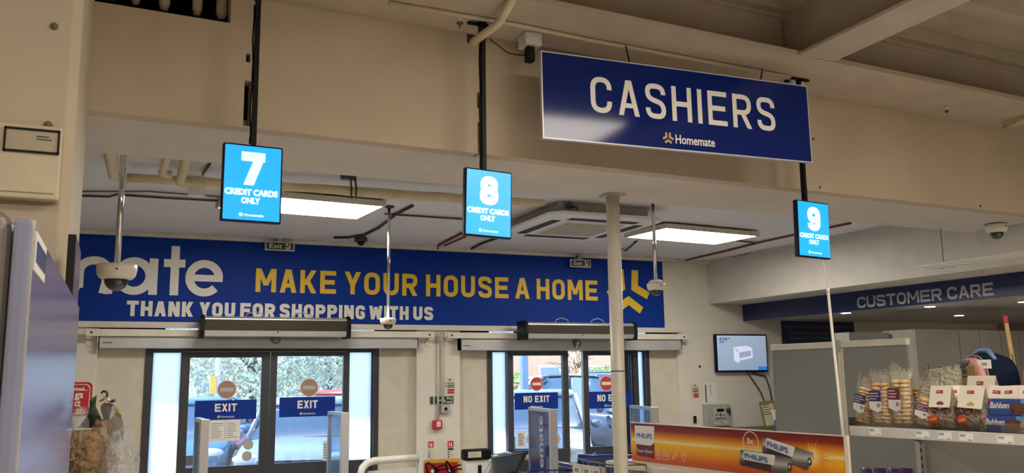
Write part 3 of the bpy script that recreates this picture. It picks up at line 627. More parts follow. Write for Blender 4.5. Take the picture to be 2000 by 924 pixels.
# ------------------------------------------------------------------ dome cameras
def dome(name, top, z, R, label, h1=.07, rod=None, group='dome cameras on chrome rods', hood=False):
    """top = point where the housing starts (top of collar); rod from there up"""
    T = V(top); t = thing(name, label, 'security camera', T, group)
    MB().lathe([(R*.55, 0), (R*.98, -.004), (R, -R*.30), (R*.93, -R*.62), (R*.80, -R*.78), (R*.62, -R*.82)], T, 30).build('housing', WPL, t)
    MB().lathe([(R*.60, -R*.80)]+[(R*.60*math.cos(k*.1571), -R*.84-R*.58*math.sin(k*.1571)) for k in range(11)], T, 26).build('dome_cover', SGLASS, t)
    o = MB().ell(T-Z_*R*.92, R*.40, R*.40, R*.34).build('camera_eye', BLACK, t)
    MB().lathe([(.01, 0), (R*.16, 0), (R*.14, R*.1), (.01, R*.12)], T-Z_*R*1.0+V((-.3, -.9, -.2)).normalized()*R*.36, 14, (-.3, -.9, -.3)).build('lens', CHROME, o)
    MB().lathe([(.006, 0), (.006, .003), (.001, .004)], T+V((0, -R*.99, -R*.35)), 8, (0, -1, 0)).build('screw', GUN, t)
    if hood: MB().lathe([(R*.80, 0), (R*.76, R*.16), (R*.5, R*.34), (R*.15, R*.40)], T, 24).build('cap', WPL2, t)
    if rod:
        MB().tube([T+Z_*.001, V((T.x, T.y, z))], rod, 12).build('rod', CHROME, t)
        if z > 3.1: MB().lathe([(rod*3.2, 0), (rod*3.2, -.012), (rod*1.4, -.02)], (T.x, T.y, z), 16).build('ceiling_plate', GUN, t)
    return t
c = at(229, 516, 'Y', 5.25); dome('dome_camera', c, CZ, .105, 'large dome camera on a chrome rod at left, in front of the banner', rod=.016)
c3 = cz(766, 403, CZ); zz = at(758, 621, 'Y', c3.y).z; dome('dome_camera', (at(758, 621, 'Y', c3.y).x, c3.y, zz), CZ, .066, 'small dome camera on a thin rod between the two doorways', rod=.013)
c = at(1281, 553, 'Y', 5.9); dome('dome_camera', c, CZ, .074, 'white dome camera on a rod right of the white column', rod=.014, hood=True)
c = at(1945, 437, 'Z', UZ); t = dome('ceiling_dome_camera', c-Z_*.004, UZ, .087, 'dome camera under the bulkhead at far right', group=None)
c = cz(705, 462, CZ)
t = thing('mini_camera', 'small black camera on the far ceiling above the banner', 'security camera', c)
MB().lathe([(.05, -.002), (.065, -.02), (.065, -.05), (.03, -.055)], c, 20).build('housing', GUN, t); MB().ell(c-Z_*.05, .04, .04, .045).build('dome_cover', BLACK, t)
# ------------------------------------------------------------------ round column
ct = at(1196, 380, 'Z', UZ); r_ = 13.2/FPX*(ct-CAM).dot(fw)
t = thing('round_column', 'round white steel column standing before the right doors', 'column', (ct.x, ct.y, 0))
MB().tube([(ct.x, ct.y, 0), (ct.x, ct.y, UZ-.001)], r_, 28).build('shaft', mat('column_paint', (.60, .56, .48), .35, var=.05), t)
MB().box(ct.x-.066, ct.x+.066, ct.y-.066, ct.y+.066, UZ-.012, UZ-.001).build('head_plate', mat('head_plate_paint', (.42, .38, .32), .5), t)
MB().box(ct.x-.07, ct.x+.07, ct.y-.07, ct.y+.07, 0, .012).build('base_plate', MATS['head_plate_paint'], t)
zt_ = at(1205, 725, 'Y', ct.y-.03).z
MB().lathe([(r_+.001, -.003), (r_+.003, 0), (r_+.001, .003)], (ct.x, ct.y, zt_), 24).tube([(ct.x+r_, ct.y-.02, zt_), (ct.x+r_+.02, ct.y-.04, zt_-.002)], .002, 5).build('cable_tie', BLACK, t)
# ------------------------------------------------------------------ hanging lane screens
DISP = mat('display_blue', (.01, .30, .80), .3, var=0, emit=.31, ecol=(.005, .41, 1.0)); DTXT = mat('display_text', (.6, .9, 1), .4, var=0, emit=.31, ecol=(.60, .92, 1))
BEZ = mat('bezel', (.004, .004, .022), .35, spec=.15)
def lane_screen(n, quad, px_top, label):
    Q = BEAM.off(.25)
    (a, b), (c, d_), (e, f), (g_, h) = [Q.px(*k) for k in quad]
    w = ((c-a)+(g_-e))/2; hh = ((b-f)+(d_-h))/2; uc = (a+c+e+g_)/4; wc = (b+d_+f+h)/4
    tilt = math.atan2(((a-e)+(c-g_))/2, hh)
    t = thing('lane_screen', label, 'lane screen', Q.pt(uc, wc-hh/2), 'hanging checkout lane screens')
    R = PL(Q.pt(uc, wc), (Q.u*math.cos(tilt)-Z_*math.sin(tilt)), (Z_*math.cos(tilt)+Q.u*math.sin(tilt)))
    x, y = w/2, hh/2
    MB().pbox(R, -x, x, -y, y, -.035, 0).build('housing', BEZ, t, bevel=.006)
    MB().pbox(R, -x+.008, x-.008, -y+.008, y-.008, .0005, .0015).build('display', DISP, t)
    word('numeral', n, R, -w*.20, w*.20, -hh*.03, hh*.40, .003, .28, DTXT, t, 0)
    btext('caption', 'CREDIT CARDS', R, -w*.455, w*.43, -hh*.165, -hh*.078, .003, DTXT, t, .07)
    btext('caption', 'ONLY', R, -w*.18, w*.14, -hh*.27, -hh*.185, .003, DTXT, t, .07)
    btext('shop_name', 'Homemate', R, -w*.12, w*.20, -hh*.43, -hh*.392, .003, DTXT, t, .03); logo('emblem', R, -w*.175, -hh*.41, w*.038, .003, w*.018, DTXT, t)
    up0, wp0 = Q.px(px_top, 0); pu = uc if n != '7' else uc+.008
    MB().pbox(Q, pu-.011, pu+.011, wc+hh/2-.05, FZ-.03, -.075, -.045).pbox(Q, pu-.05, pu+.05, wc-.05, wc+.06, -.055, -.036).build('pole', BLACK, t)
    mb = MB(); mb.tube([Q.pt(pu-.016+random.uniform(-.003, .003), z, -.062) for z in [wc+hh/2+.02+(FZ-.15-wc-hh/2)*k/12 for k in range(13)]], .004, 6); mb.build('cable', BLACK, t)
    mb = MB().pbox(Q, pu-.016, pu+.016, FZ-.10, FZ-.003, -.08, -.04)
    mb.pbox(Q, pu-.07, pu+.07, FZ-.014, FZ-.002, -.04, -.02).pbox(Q, pu-.07, pu+.07, FZ-.014, FZ-.002, -.10, -.08).pbox(Q, pu-.02, pu+.02, FZ-.014, FZ-.002, -.10, -.02)
    mb.build('ceiling_mount', BLACK, t); return t
lane_screen('7', ((437, 277), (553, 289), (430, 430), (549, 438)), 497, 'hanging blue screen showing lane number 7')
lane_screen('8', ((909, 327), (1001, 336), (907, 459), (999, 467)), 955, 'hanging blue screen showing lane number 8')
lane_screen('9', ((1555, 391), (1619, 396), (1561, 500), (1623, 507)), 1573, 'hanging blue screen showing lane number 9')
# ------------------------------------------------------------------ cashiers sign
def wallpt(x, y, off):
    Q = BEAM.off(off); u, w = Q.px(x, y); return Q.pt(u, w)
TL, TR = wallpt(1058, 101, .31), wallpt(1574, 170, .447); BL, BR = wallpt(1062, 268, .31), wallpt(1585, 316, .447)
uu = (TR-TL+BR-BL); uu.normalize(); CS = PL((TL+BL)/2, uu, Z_); wS = ((TR-TL).dot(CS.u)+(BR-BL).dot(CS.u))/2; hS = ((TL-BL).z+(TR-BR).z)/4
CS.w = (CS.w-CS.u*CS.w.dot(CS.u)).normalized(); CS.n = CS.u.cross(CS.w)
t = thing('cashiers_sign', 'large hanging blue CASHIERS sign below the roof beam', 'hanging sign', CS.pt(wS/2, -hS))
MB().pbox(CS, 0, wS, -hS, hS, -.02, 0).build('panel', SIGNB, t)
mb = MB(); f = .006
for r_ in ((-f, wS+f, hS, hS+f), (-f, wS+f, -hS-f, -hS), (-f, 0, -hS, hS), (wS, wS+f, -hS, hS)): mb.pbox(CS, *r_, -.022, .003)
mb.build('edge_trim', mat('sign_trim', (.55, .55, .58), .35, .3), t)
xa, xb = CS.px(1153, 185)[0], CS.px(1513, 225)[0]
za = (CS.px(1180, 221)[1]+CS.px(1490, 255)[1])/2; zb2 = (CS.px(1180, 149)[1]+CS.px(1485, 192)[1])/2
word('lettering', 'CASHIERS', CS, xa, xb, za, zb2, .002, .145, WHITE, t, .20)
xa, xb = CS.px(1319, 273)[0], CS.px(1396, 280)[0]; z1 = CS.px(1357, 266.5)[1]; z0 = CS.px(1357, 284)[1]
btext('shop_name', 'Homemate', CS, xa, xb, z0, z1, .002, WHITE, t, .02)
cu, cw = CS.px(1306, 270); logo('emblem', CS, cu-.004, cw, .034, .002, .0125, mat('emblem_gold', (.62, .38, .08), .4), t)
zf = lambda p: FZ-.004
for (x, y), (xt, yt) in (((1232, 122), (1222, 90)), ((1487, 155), (1489, 136))):
    u_, w_ = CS.px(x, y); q0 = CS.pt(u_, hS+.004, -.01); q1 = at(xt, yt, 'Z', FZ-.012); n_ = 7; mb = MB()
    for k in range(n_): a_ = q0.lerp(q1, k/n_); b_ = q0.lerp(q1, (k+1.12)/n_) if k < n_-1 else q1; mb.tube([a_+X_*(.003*(-1)**k), b_-X_*(.003*(-1)**k)], .0045, 5)
    mb.build('chain', BLACK, t)
# ------------------------------------------------------------------ fittings below the roof beam
def fl(x, y, dz=0): return at(x, y, 'Z', FZ-dz)
pipe('conduit', [fl(760, 6, .012), fl(1000, 47, .012), fl(1150, 78, .012), fl(1400, 124, .012), fl(1540, 150, .012)], .012, mat('conduit_cream', (.56, .47, .34), .5), 'long cream conduit under the roof beam above the cashiers sign', 'conduit')
pipe('waste_pipe', [at(1003, -6, 'Z', 3.62), at(975, 45, 'Z', 3.58), at(922, 84, 'Z', 3.52)], .022, LAG, 'sloping cream pipe crossing above the lane 8 pole', 'pipe')
p0 = at(921, 80, 'Z', 3.53); tag(MB().pbox(BEAM, BEAM.px(912, 65)[0], BEAM.px(926, 88)[0], BEAM.px(915, 84)[1], BEAM.px(915, 68)[1], .001, .006).build('wall_hole_patch', mat('patch_dark', (.05, .04, .035), .9)), 'dark torn patch where the sloping pipe meets the bulkhead', 'wall patch')  # flat near-black patch laid on the bulkhead at the pipe end
c = fl(1035, 68, .0); t = thing('junction_box', 'white junction box under the beam left of the cashiers sign', 'junction box', c-Z_*.09)
MB().box(c.x-.05, c.x+.05, c.y-.05, c.y+.05, c.z-.075, c.z-.002).build('housing', WPL2, t, bevel=.005)
c2 = c-Z_*.076
t2 = thing('power_adapter', 'black plug-in adapter hanging from the white junction box', 'power adapter', c2-Z_*.1)
MB().box(c2.x-.03, c2.x+.018, c2.y-.03, c2.y+.02, c2.z-.085, c2.z).build('body', BLACK, t2, bevel=.008)
MB().tube([(c2.x-.03, c2.y-.01, c2.z-.05), (c2.x-.10, c2.y-.01, c2.z-.055), (c2.x-.14, c2.y-.0, c2.z-.045), BEAM.off(.20).pt(BEAM.off(.20).px(957, 88)[0], c2.z-.02)], .003, 6).build('lead', BLACK, t2)
c = fl(1549, 160, .0); t = thing('junction_box', 'white junction box under the beam at the right end of the sign', 'junction box', c-Z_*.07)
MB().box(c.x-.05, c.x+.05, c.y-.05, c.y+.05, c.z-.075, c.z-.002).build('housing', WPL2, t, bevel=.005)
c = fl(898, 28); t = thing('sprinkler', 'small dark sprinkler head under the beam left of pole 8', 'sprinkler', c-Z_*.07)
MB().tube([c-Z_*.002, c-Z_*.04], .009, 8).build('stem', WPL, t); MB().lathe([(.006, -.04), (.018, -.045), (.018, -.05), (.006, -.052), (.004, -.075)], c, 12).build('head', mat('brass_dark', (.12, .09, .06), .5, .5), t)
c = fl(1848, 207); t = thing('sprinkler', 'small sprinkler stub under the beam at right', 'sprinkler', c-Z_*.05)
MB().tube([c-Z_*.002, c-Z_*.03], .011, 8).build('stem', WPL, t); MB().lathe([(.008, -.03), (.012, -.034), (.010, -.05)], c, 10).build('head', MATS['brass_dark'], t)
a_ = at(1960, 250, 'Z', 3.60); pipe('waste_pipe', [a_, a_+(at(2020, 226, 'Z', 3.615)-a_)*1.0], .018, LAG, 'cream pipe leaving the bulkhead at the far right edge', 'pipe')
for x, y, lb in ((1588, 272, 'small wall stain screw right of the cashiers sign edge'), (1601, 366, 'small screw low on the bulkhead right of pole 9'), (1914, 403, 'small hook low on the bulkhead near the right dome camera')):
    u_, w_ = BEAM.px(x, y); tag(MB().lathe([(.008, .001), (.010, .004), (.004, .012), (.002, .014)], BEAM.pt(u_, w_), 10, BEAM.n).build('wall_screw', MATS['rust_grey']), lb, 'screw')
# ------------------------------------------------------------------ safety fittings on the wall between the doors
WP = BACK.off(.002)
def sheet(name, x0, y0, x1, y1, label, cat, P=WP, base=PAPER):
    a, b, c, e = P.rect(x0, y0, x1, y1); t = thing(name, label, cat, P.pt((a+b)/2, c)); MB().pbox(P, a, b, c, e, 0, .003).build('sheet', base, t)
    return t, a, b, c, e
def fire_action(x0, y0, x1, y1, label):
    t, a, b, c, e = sheet('fire_action_notice', x0, y0, x1, y1, label, 'safety notice', base=mat('notice_cream', (.62, .62, .48), .6)); w, h = b-a, e-c
    mb = MB(); mg = MB()
    for k, (v0, v1, rd) in enumerate(((.66, .72, 1), (.54, .60, 0), (.44, .50, 0), (.24, .36, 1), (.10, .22, 1))):
        (mb if rd else mg).pbox(WP, a+w*.28, b-w*.1, c+h*v0, c+h*v1, .003, .0045)
    mb.build('red_panel', RED, t); mg.build('green_panel', GREEN, t)
    mi = MB().disc(WP, a+w*.5, c+h*.88, w*.09, w*.09, .003, .0045, 12)
    for v in (.69, .57, .47): mi.pbox(WP, a+w*.10, a+w*.2, c+h*(v-.03), c+h*(v+.03), .003, .0045)
    mi.build('symbol', INK, t)
fire_action(868, 738, 889, 772, 'fire action notice with red and green bands between the doors')
fire_action(1349, 750, 1366, 779, 'fire action notice right of the doors near the alarm panel')
t, a, b, c, e = sheet('fire_exit_sign', 838, 773.5, 887, 790, 'green Fire exit sign beside the conduits between the doors', 'exit sign', base=MATS['sign_frame']); w, h = b-a, e-c
MB().pbox(WP, a+w*.04, a+w*.16, c+h*.08, c+h*.92, .003, .005).pbox(WP, a+w*.22, b-w*.03, c+h*.08, c+h*.92, .003, .005).build('face', GREEN, t)
btext('lettering', 'Fire\nexit', WP, a+w*.70, a+w*.94, c+h*.16, c+h*.84, .006, WHITE, t, .01)
mb = MB().prism(WP, [(a+w*.30, c+h*.5), (a+w*.38, c+h*.7), (a+w*.38, c+h*.56), (a+w*.48, c+h*.56), (a+w*.48, c+h*.44), (a+w*.38, c+h*.44), (a+w*.38, c+h*.3)], .005, .006)
mb.disc(WP, a+w*.56, c+h*.74, .010, .010, .005, .006, 10).prism(WP, [(a+w*.53, c+h*.62), (a+w*.60, c+h*.60), (a+w*.66, c+h*.25), (a+w*.62, c+h*.25), (a+w*.57, c+h*.42), (a+w*.53, c+h*.22), (a+w*.51, c+h*.28), (a+w*.54, c+h*.46)], .005, .006); mb.build('pictogram', WHITE, t)
for x0, y1_, lb in ((852, 820, 'left white conduit running down to the red call point'), (861, 792, 'right white conduit ending at the grey door release')):
    a_ = WP.px(x0+2.5, 645); b_ = WP.px(x0+2.5, y1_)
    tag(MB().tube([WP.pt(a_[0], a_[1]-.02, .014), WP.pt(b_[0], b_[1], .014)], .012, 10).build('wall_conduit', mat('conduit_white', (.66, .62, .54), .45)), lb, 'conduit', 'white conduits between the doors')
def wallbox(name, x0, y0, x1, y1, dep, m_, label, cat):
    a, b, c, e = WP.rect(x0, y0, x1, y1); t = thing(name, label, cat, WP.pt((a+b)/2, c)); MB().pbox(WP, a, b, c, e, 0, dep).build('housing', m_, t, bevel=.006); return t, a, b, c, e
t, a, b, c, e = wallbox('call_point', 844, 821, 861, 838, .05, RED, 'red fire alarm call point between the doors', 'fire alarm')
MB().pbox(WP, a+.035, b-.02, (c+e)/2-.018, (c+e)/2+.035, .05, .053).build('break_glass', PAPER, t); MB().pbox(WP, a+.045, b-.03, (c+e)/2+.002, (c+e)/2+.008, .053, .054).build('marking', INK, t)
t, a, b, c, e = wallbox('door_release', 859, 790, 876, 807, .05, GREYP, 'grey door release button box under the Fire exit sign', 'door release')
MB().pbox(WP, a+.015, b-.015, c+.02, e-.02, .05, .053).build('face_plate', mat('release_plate', (.5, .5, .47), .4), t); MB().disc(WP, (a+b)/2, (c+e)/2, .018, .018, .053, .062, 14).build('button', BLACK, t)
for x0, x1, y0, y1, lb in ((836, 847, 862, 896, 'narrow red and white extinguisher label, left of two'), (874, 886, 861, 896, 'narrow red and white extinguisher label, right of two')):
    t, a, b, c, e = sheet('extinguisher_label', x0, y0, x1, y1, lb, 'safety notice', base=MATS['notice_cream']); h = e-c; w = b-a
    MB().pbox(WP, a+w*.04, b-w*.04, e-h*.36, e-h*.02, .003, .005).build('red_panel', RED, t)
    MB().pbox(WP, a+w*.5, a+w*.7, e-h*.32, e-h*.12, .005, .006).pbox(WP, a+w*.2, a+w*.35, e-h*.3, e-h*.1, .005, .006).build('symbol', WHITE, t)
    mb = MB()
    if x0 > 850: mb.pbox(WP, a+w*.05, b-w*.05, e-h*.52, e-h*.40, .003, .005)
    for k in range(3): mb.pbox(WP, a+w*.1, a+w*.3, c+h*(.08+.13*k), c+h*(.15+.13*k), .003, .005)
    mb.build('band', INK, t)
a, b, c, e = WP.rect(823, 899, 898, 960)
t = thing('extinguisher_board', 'red extinguisher board with yellow border at the bottom edge', 'board', WP.pt((a+b)/2, c))
MB().pbox(WP, a, b, c, e, 0, .012).build('border', mat('board_yellow', (.62, .36, .03), .5), t); MB().pbox(WP, a+.03, b-.03, c+.03, e-.035, .012, .016).build('face', mat('board_red', (.40, .015, .015), .5), t)
for k, (cx, lb) in enumerate(((845, 'left fire extinguisher with black hose at the red board'), (876, 'right fire extinguisher with looped black hose at the red board'))):
    u_, w_ = WP.px(cx, 915); base = WP.pt(u_, w_, .10)
    t = thing('fire_extinguisher', lb, 'fire extinguisher', V((base.x, base.y, base.z-.5)), 'fire extinguishers on the board')
    MB().lathe([(.07, -.55), (.075, -.5), (.075, -.14), (.055, -.08), (.025, -.05), (.02, -.03)], base, 20).build('cylinder', RED, t)
    MB().box(base.x-.03, base.x+.03, base.y-.03, base.y+.02, base.z-.03, base.z+.0).tube([base+V((-.02, -.01, .0)), base+V((.04, -.03, .035)), base+V((.09, -.04, .045))], .009, 6).tube([base+V((-.02, -.01, -.015)), base+V((.05, -.03, .0)), base+V((.10, -.04, .0))], .008, 6).build('valve', BLACK, t)
    mb = MB(); pts = [base+V((-.02-.10*math.sin(q*.42)*(1 if k == 0 else .6), -.04, .02+.07*math.sin(q*.62)-.05*q*.12*(1 if k == 0 else 0))) for q in range(9)]
    mb.tube(pts, .010, 8).build('hose', BLACK, t)
    MB().disc(PL(base+V((0, -.02, -.015)), X_, Z_), -.045, .0, .018, .018, 0, .012, 14).build('gauge', WPL2, t)
# ------------------------------------------------------------------ wall right of the doors
a, b, c, e = WP.rect(1396.5, 652.5, 1501, 726); Q = WP.off(.07)
a, b, c, e = Q.rect(1396.5, 652.5, 1501, 726); w, h = b-a, e-c
t = thing('wall_television', 'wall television showing a white open cabinet and price', 'television', Q.pt((a+b)/2, c))
MB().pbox(Q, a, b, c, e, -.045, 0).build('housing', BEZ, t, bevel=.006)
TVS = ramp_mat('tv_picture', 2, [(0, (.30, .42, .60)), (1, (.42, .55, .72))], .3)
bn = TVS.node_tree.nodes['Principled BSDF']; rn = [n for n in TVS.node_tree.nodes if n.type == 'VALTORGB'][0]; TVS.node_tree.links.new(rn.outputs[0], bn.inputs['Emission Color']); bn.inputs['Emission Strength'].default_value = .18
MB().pbox(Q, a+.022, b-.018, c+.022, e-.018, .0005, .001).build('display', TVS, t)
TI = lambda n, col, k: mat(n, col, .5, var=0, emit=k, ecol=col)
btext('price', '€79', Q, a+w*.07, a+w*.22, e-h*.20, e-h*.09, .002, TI('tv_navy', (.02, .08, .28), .3), t, .03); btext('price_cents', '.00', Q, a+w*.225, a+w*.28, e-h*.14, e-h*.09, .002, MATS['tv_navy'], t, .02)
MB().pbox(Q, a+w*.07, a+w*.16, e-h*.235, e-h*.215, .0012, .002).build('caption', MATS['tv_navy'], t)
MB().pbox(Q, b-w*.20, b-.018, c+.022, c+h*.14, .0012, .002).build('corner_tag', TI('tv_blue', (.01, .14, .45), .4), t)
f_ = lambda x, y: (a+w*x, c+h*y)
MB().prism(Q, [f_(.34, .30), f_(.42, .24), f_(.42, .50), f_(.34, .66)], .0012, .002).prism(Q, [f_(.34, .66), f_(.60, .69), f_(.70, .63), f_(.42, .57)], .0012, .002).prism(Q, [f_(.42, .57), f_(.70, .63), f_(.70, .36), f_(.675, .36), f_(.675, .57), f_(.44, .52), f_(.44, .27), f_(.42, .24)], .0021, .0027).prism(Q, [f_(.44, .36), f_(.675, .42), f_(.675, .37), f_(.44, .30)], .0021, .0027).build('pictured_cabinet', TI('tv_lilac', (.42, .46, .60), .45), t)
MB().prism(Q, [f_(.45, .37), f_(.67, .43), f_(.67, .56), f_(.45, .51)], .0014, .0021).build('pictured_cabinet_inside', TI('tv_shadow', (.26, .24, .38), .4), t)
for x0, x1, xm, lb in ((1457, 1492, 1470, 'left black cable hanging below the wall television'), (1465, 1507, 1493, 'right black cable hanging below the wall television')):
    a_, m_, b_ = WP.px(x0, 728), WP.px(xm, 745 if x0 < 1460 else 735), WP.px(x1, 784)
    m2 = ((m_[0]+b_[0])/2+.02, (m_[1]+b_[1])/2)
    tag(MB().tube([WP.pt(*a_, .03), WP.pt(*m_, .02), WP.pt(*m2, .012), WP.pt(*b_, .012), WP.pt(b_[0]+.02, b_[1]-.3, .012)], .009, 6).build('television_cable', GUN), lb, 'cable', 'cables under the television')
t, a, b, c, e = wallbox('alarm_panel', 1371, 790, 1419, 831, .10, GREYP, 'grey fire alarm control panel with keypad on the wall', 'alarm panel'); w, h = b-a, e-c; Q = WP.off(.10)
MB().pbox(Q, a+w*.28, a+w*.78, c+h*.30, c+h*.86, 0, .003).build('fascia', mat('panel_fascia', (.46, .47, .46), .5), t)
MB().pbox(Q, a+w*.40, a+w*.70, c+h*.66, c+h*.80, .003, .005).build('display', BLACK, t)
mb = MB()
for k in range(7): mb.disc(Q, a+w*(.34+.065*k), c+h*.36, .010, .010, .003, .006, 8)
mb.pbox(Q, a+w*.53, a+w*.57, c+h*.44, c+h*.60, .003, .006).pbox(Q, a+w*.47, a+w*.63, c+h*.50, c+h*.54, .003, .006)
for k in range(5): mb.disc(Q, a+w*.36+(k % 2)*w*.32+(.02 if k > 2 else 0), c+h*(.48+.04*(k//2)), .008, .008, .003, .006, 8)
mb.build('keypad', INK, t)
MB().pbox(Q, a+w*.28, a+w*.50, c+h*.10, c+h*.22, 0, .003).pbox(Q, a+w*.66, a+w*.84, c+h*.11, c+h*.24, 0, .003).build('badge', mat('badge_grey', (.5, .5, .48), .5), t)
MB().lathe([(.03, 0), (.03, .02), (.012, .025), (.012, .04)], Q.pt(a+w*.87, c+h*.72, .001), 14, Q.n).tube([Q.pt(a+w*.87, c+h*.70, .035), Q.pt(a+w*.93, c+h*.62, .03), Q.pt(a+w*.9, c+h*.50, .015)], .008, 6).build('key_lock', GUN, t)
t, a, b, c, e = sheet('paper_notice', 1375, 747, 1399, 786, 'plain white paper above the grey alarm panel', 'notice'); w, h = b-a, e-c
MB().pbox(WP, a+w*.06, a+w*.16, c+h*.02, c+h*.88, .003, .004).build('dark_strip', INK, t); MB().pbox(WP, a+w*.5, a+w*.55, c+h*.4, c+h*.9, .003, .004).pbox(WP, a+w*.5, a+w*.7, c+h*.38, c+h*.41, .003, .004).build('print', MATS['print_grey'], t)
t, a, b, c, e = wallbox('wall_switch', 1353.5, 812.5, 1359.5, 826, .02, BLACK, 'small black slot fitting left of the alarm panel', 'switch'); MB().pbox(WP, a+.012, b-.012, c+.02, e-.02, .02, .024).build('rocker', GUN, t)
u_, w_ = WP.px(1366.5, 716); tag(MB().lathe([(.016, 0), (.014, .006), (.003, .008)], WP.pt(u_, w_), 12, WP.n).build('wall_fixing', BLACK), 'black round wall fixing left of the television', 'fixing')
# framed certificate leaning on a dark desk
cp = at(1500, 838, 'Z', 1.16)
q0 = at(1493, 836, 'Y', 8.35); q1 = at(1530, 833, 'Y', 8.35); CF = PL(q0, (q1-q0)-Z_*(q1-q0).z, V((-.15, .18, 1))); CF.w = V((-.10, .15, 1)).normalized(); CF.u = (CF.u-CF.w*CF.u.dot(CF.w)).normalized(); CF.n = CF.u.cross(CF.w)
ht = CF.px(1486, 785)[1]; wd_ = CF.px(1522, 834)[0]
t = thing('framed_certificate', 'gold framed certificate leaning beside the grey partition', 'picture frame', q0)
mb = MB(); f = .02
for r_ in ((0, wd_, 0, f), (0, wd_, ht-f, ht), (0, f, f, ht-f), (wd_-f, wd_, f, ht-f)): mb.pbox(CF, *r_, 0, .02)
mb.build('frame', mat('frame_gold', (.22, .17, .09), .4), t)
MB().pbox(CF, f, wd_-f, f, ht-f, .002, .006).build('certificate', mat('certificate_paper', (.55, .52, .33), .6, var=.15, scale=12), t)
lines(CF, f*2, wd_-f*2, ht*.45, ht*.9, 5, .006, 7).build('print', INK, t)
t = thing('desk_card', 'small white and blue card standing before the gold frame', 'card', CF.pt(wd_*.62, 0, .05))
MB().pbox(CF, wd_*.60, wd_*1.0, .07, ht*.62, .03, .034).build('card', PAPER, t); MB().pbox(CF, wd_*.60, wd_*1.0, .0, .07, .03, .034).build('blue_foot', mat('card_blue', (.08, .20, .38), .5), t)
t = thing('service_desk', 'dark desk top behind the battery display board', 'desk', (q0.x+.3, 8.3, 0))
zd_ = q0.z-.006
MB().box(q0.x-.9, q0.x+1.6, 8.05, 8.75, zd_-.04, zd_).build('desk_top', mat('dark_wood', (.05, .035, .03), .4, var=.2), t, bevel=.004); MB().box(q0.x-.86, q0.x+1.56, 8.1, 8.7, .0, zd_-.04).build('desk_body', mat('dark_wood2', (.07, .06, .055), .5), t)
# ------------------------------------------------------------------ customer care corner
CC = PL((CX, 9, 0), -Y_)
ul, ur = 0.0, 5.2
zt_, zb_ = SBZ-.002, CCZ-.02
t = thing('customer_care_sign', 'dark blue CUSTOMER CARE band under the right soffit', 'sign', CC.pt(1.5, zb_))
CCN = CC.n
mb = MB().pbox(CC, .002, 2.62, zb_, zt_, .0, .018).pbox(CC, 2.624, ur, zb_, zt_, .0, .018); mb.build('band', mat('care_navy', (.008, .020, .085), .35, var=.05), t)
QC = CC.off(.020)
for s_, xa, xb in (('CUSTOMER', 1674, 1839), ('CARE', 1851, 1941)):
    ua_, ub_ = QC.px(xa, 585)[0], QC.px(xb, 572)[0]
    z0 = (QC.px(1680, 598)[1]+QC.px(1935, 582)[1])/2; z1 = (QC.px(1680, 576)[1]+QC.px(1935, 557)[1])/2
    word('lettering', s_, QC, ua_, ub_, z0, z1, .001, .20, mat('care_letters', (.42, .42, .42), .5, var=0), t, .14)
for i, (x, y) in enumerate(((1652, 610), (1816, 597.5), (1873, 615), (2000, 588))):
    c = at(x, y, 'Z', CCZ); t = thing('downlight', ('lit round downlight '+['nearest the left end of the CUSTOMER CARE band', 'below the letters R C of CUSTOMER CARE', 'deepest in the dark ceiling above the backpack', 'cut by the right edge of the picture'][i]), 'downlight', c-Z_*.02, 'downlights of the customer care corner')
    MB().lathe([(.075, -.001), (.075, -.008), (.055, -.010)], c, 20).build('rim', WPL2, t); MB().lathe([(.055, -.006), (.05, -.012), (.01, -.014)], c, 20).build('lamp', mat('downlight_glow', (1, .96, .9), .5, var=0, emit=18), t)
NP = BACK.off(.004); a, b, c, e = NP.rect(1525, 627, 1671, 690)
t = thing('cheque_notice', 'navy notice with white lettering behind the grey partition', 'notice', NP.pt((a+b)/2, c)); MB().pbox(NP, a, b, c, e, 0, .008).build('panel', mat('notice_navy', (.012, .018, .075), .5), t)
h = e-c
LT = mat('dim_letters', (.16, .16, .22), .6, var=0)
for s_, x0, x1, y0, y1 in (('Upon presentation of cheques, the Company is', 1533, 1664, 634, 644), ('being entitled to share details to the Malta', 1539, 1660, 647, 655), ('Association of Credit Management, for the pur', 1541, 1660, 657, 665)):
    a_, b_, c_, e_ = NP.rect(x0, y0, x1, y1); btext('lettering', s_, NP, a_, b_, c_, e_, .009, LT, t, .006)
# tall cupboards
g0, g1 = at(1786, 643, 'Z', 2.2), at(2030, 646, 'Z', 2.2); CB = PL((g0.x, g0.y, 0), (g1-g0)-Z_*(g1-g0).z)
Ltot = (g1-g0).length; n_ = 5
cuts = [0]+[CB.px(x, 700)[0] for x in (1877, 1917, 1958, 1994)]+[CB.px(2034, 700)[0]]
for i in range(5):
    t = thing('tall_cupboard', ('grey tall cupboard '+['with the widest door, left end behind the biscuits', 'second from the left behind the clear bag', 'third from the left behind the backpack', 'fourth from the left behind the wooden stick', 'last at the right picture edge'][i]), 'cupboard', CB.pt((cuts[i]+cuts[i+1])/2, 0, -.2), 'grey cupboards of the customer care corner')
    MB().pbox(CB, cuts[i]+.002, cuts[i+1]-.002, .0, 2.2, -.42, -.02).build('carcass', mat('cupboard_grey', (.30, .29, .26), .6, var=.05), t); MB().pbox(CB, cuts[i]+.004, cuts[i+1]-.004, .08, 2.195, -.02, 0).build('door', mat('cupboard_door', (.33, .32, .29), .5, var=.05), t, bevel=.002)
t = tag(MB().pbox(CB, CB.px(1722, 700)[0]-.1, -.03, .0, 2.18, -.50, -.30).build('cupboard_side', mat('side_grey', (.24, .235, .21), .6)), 'dark grey side panel left of the tall cupboards', 'panel')
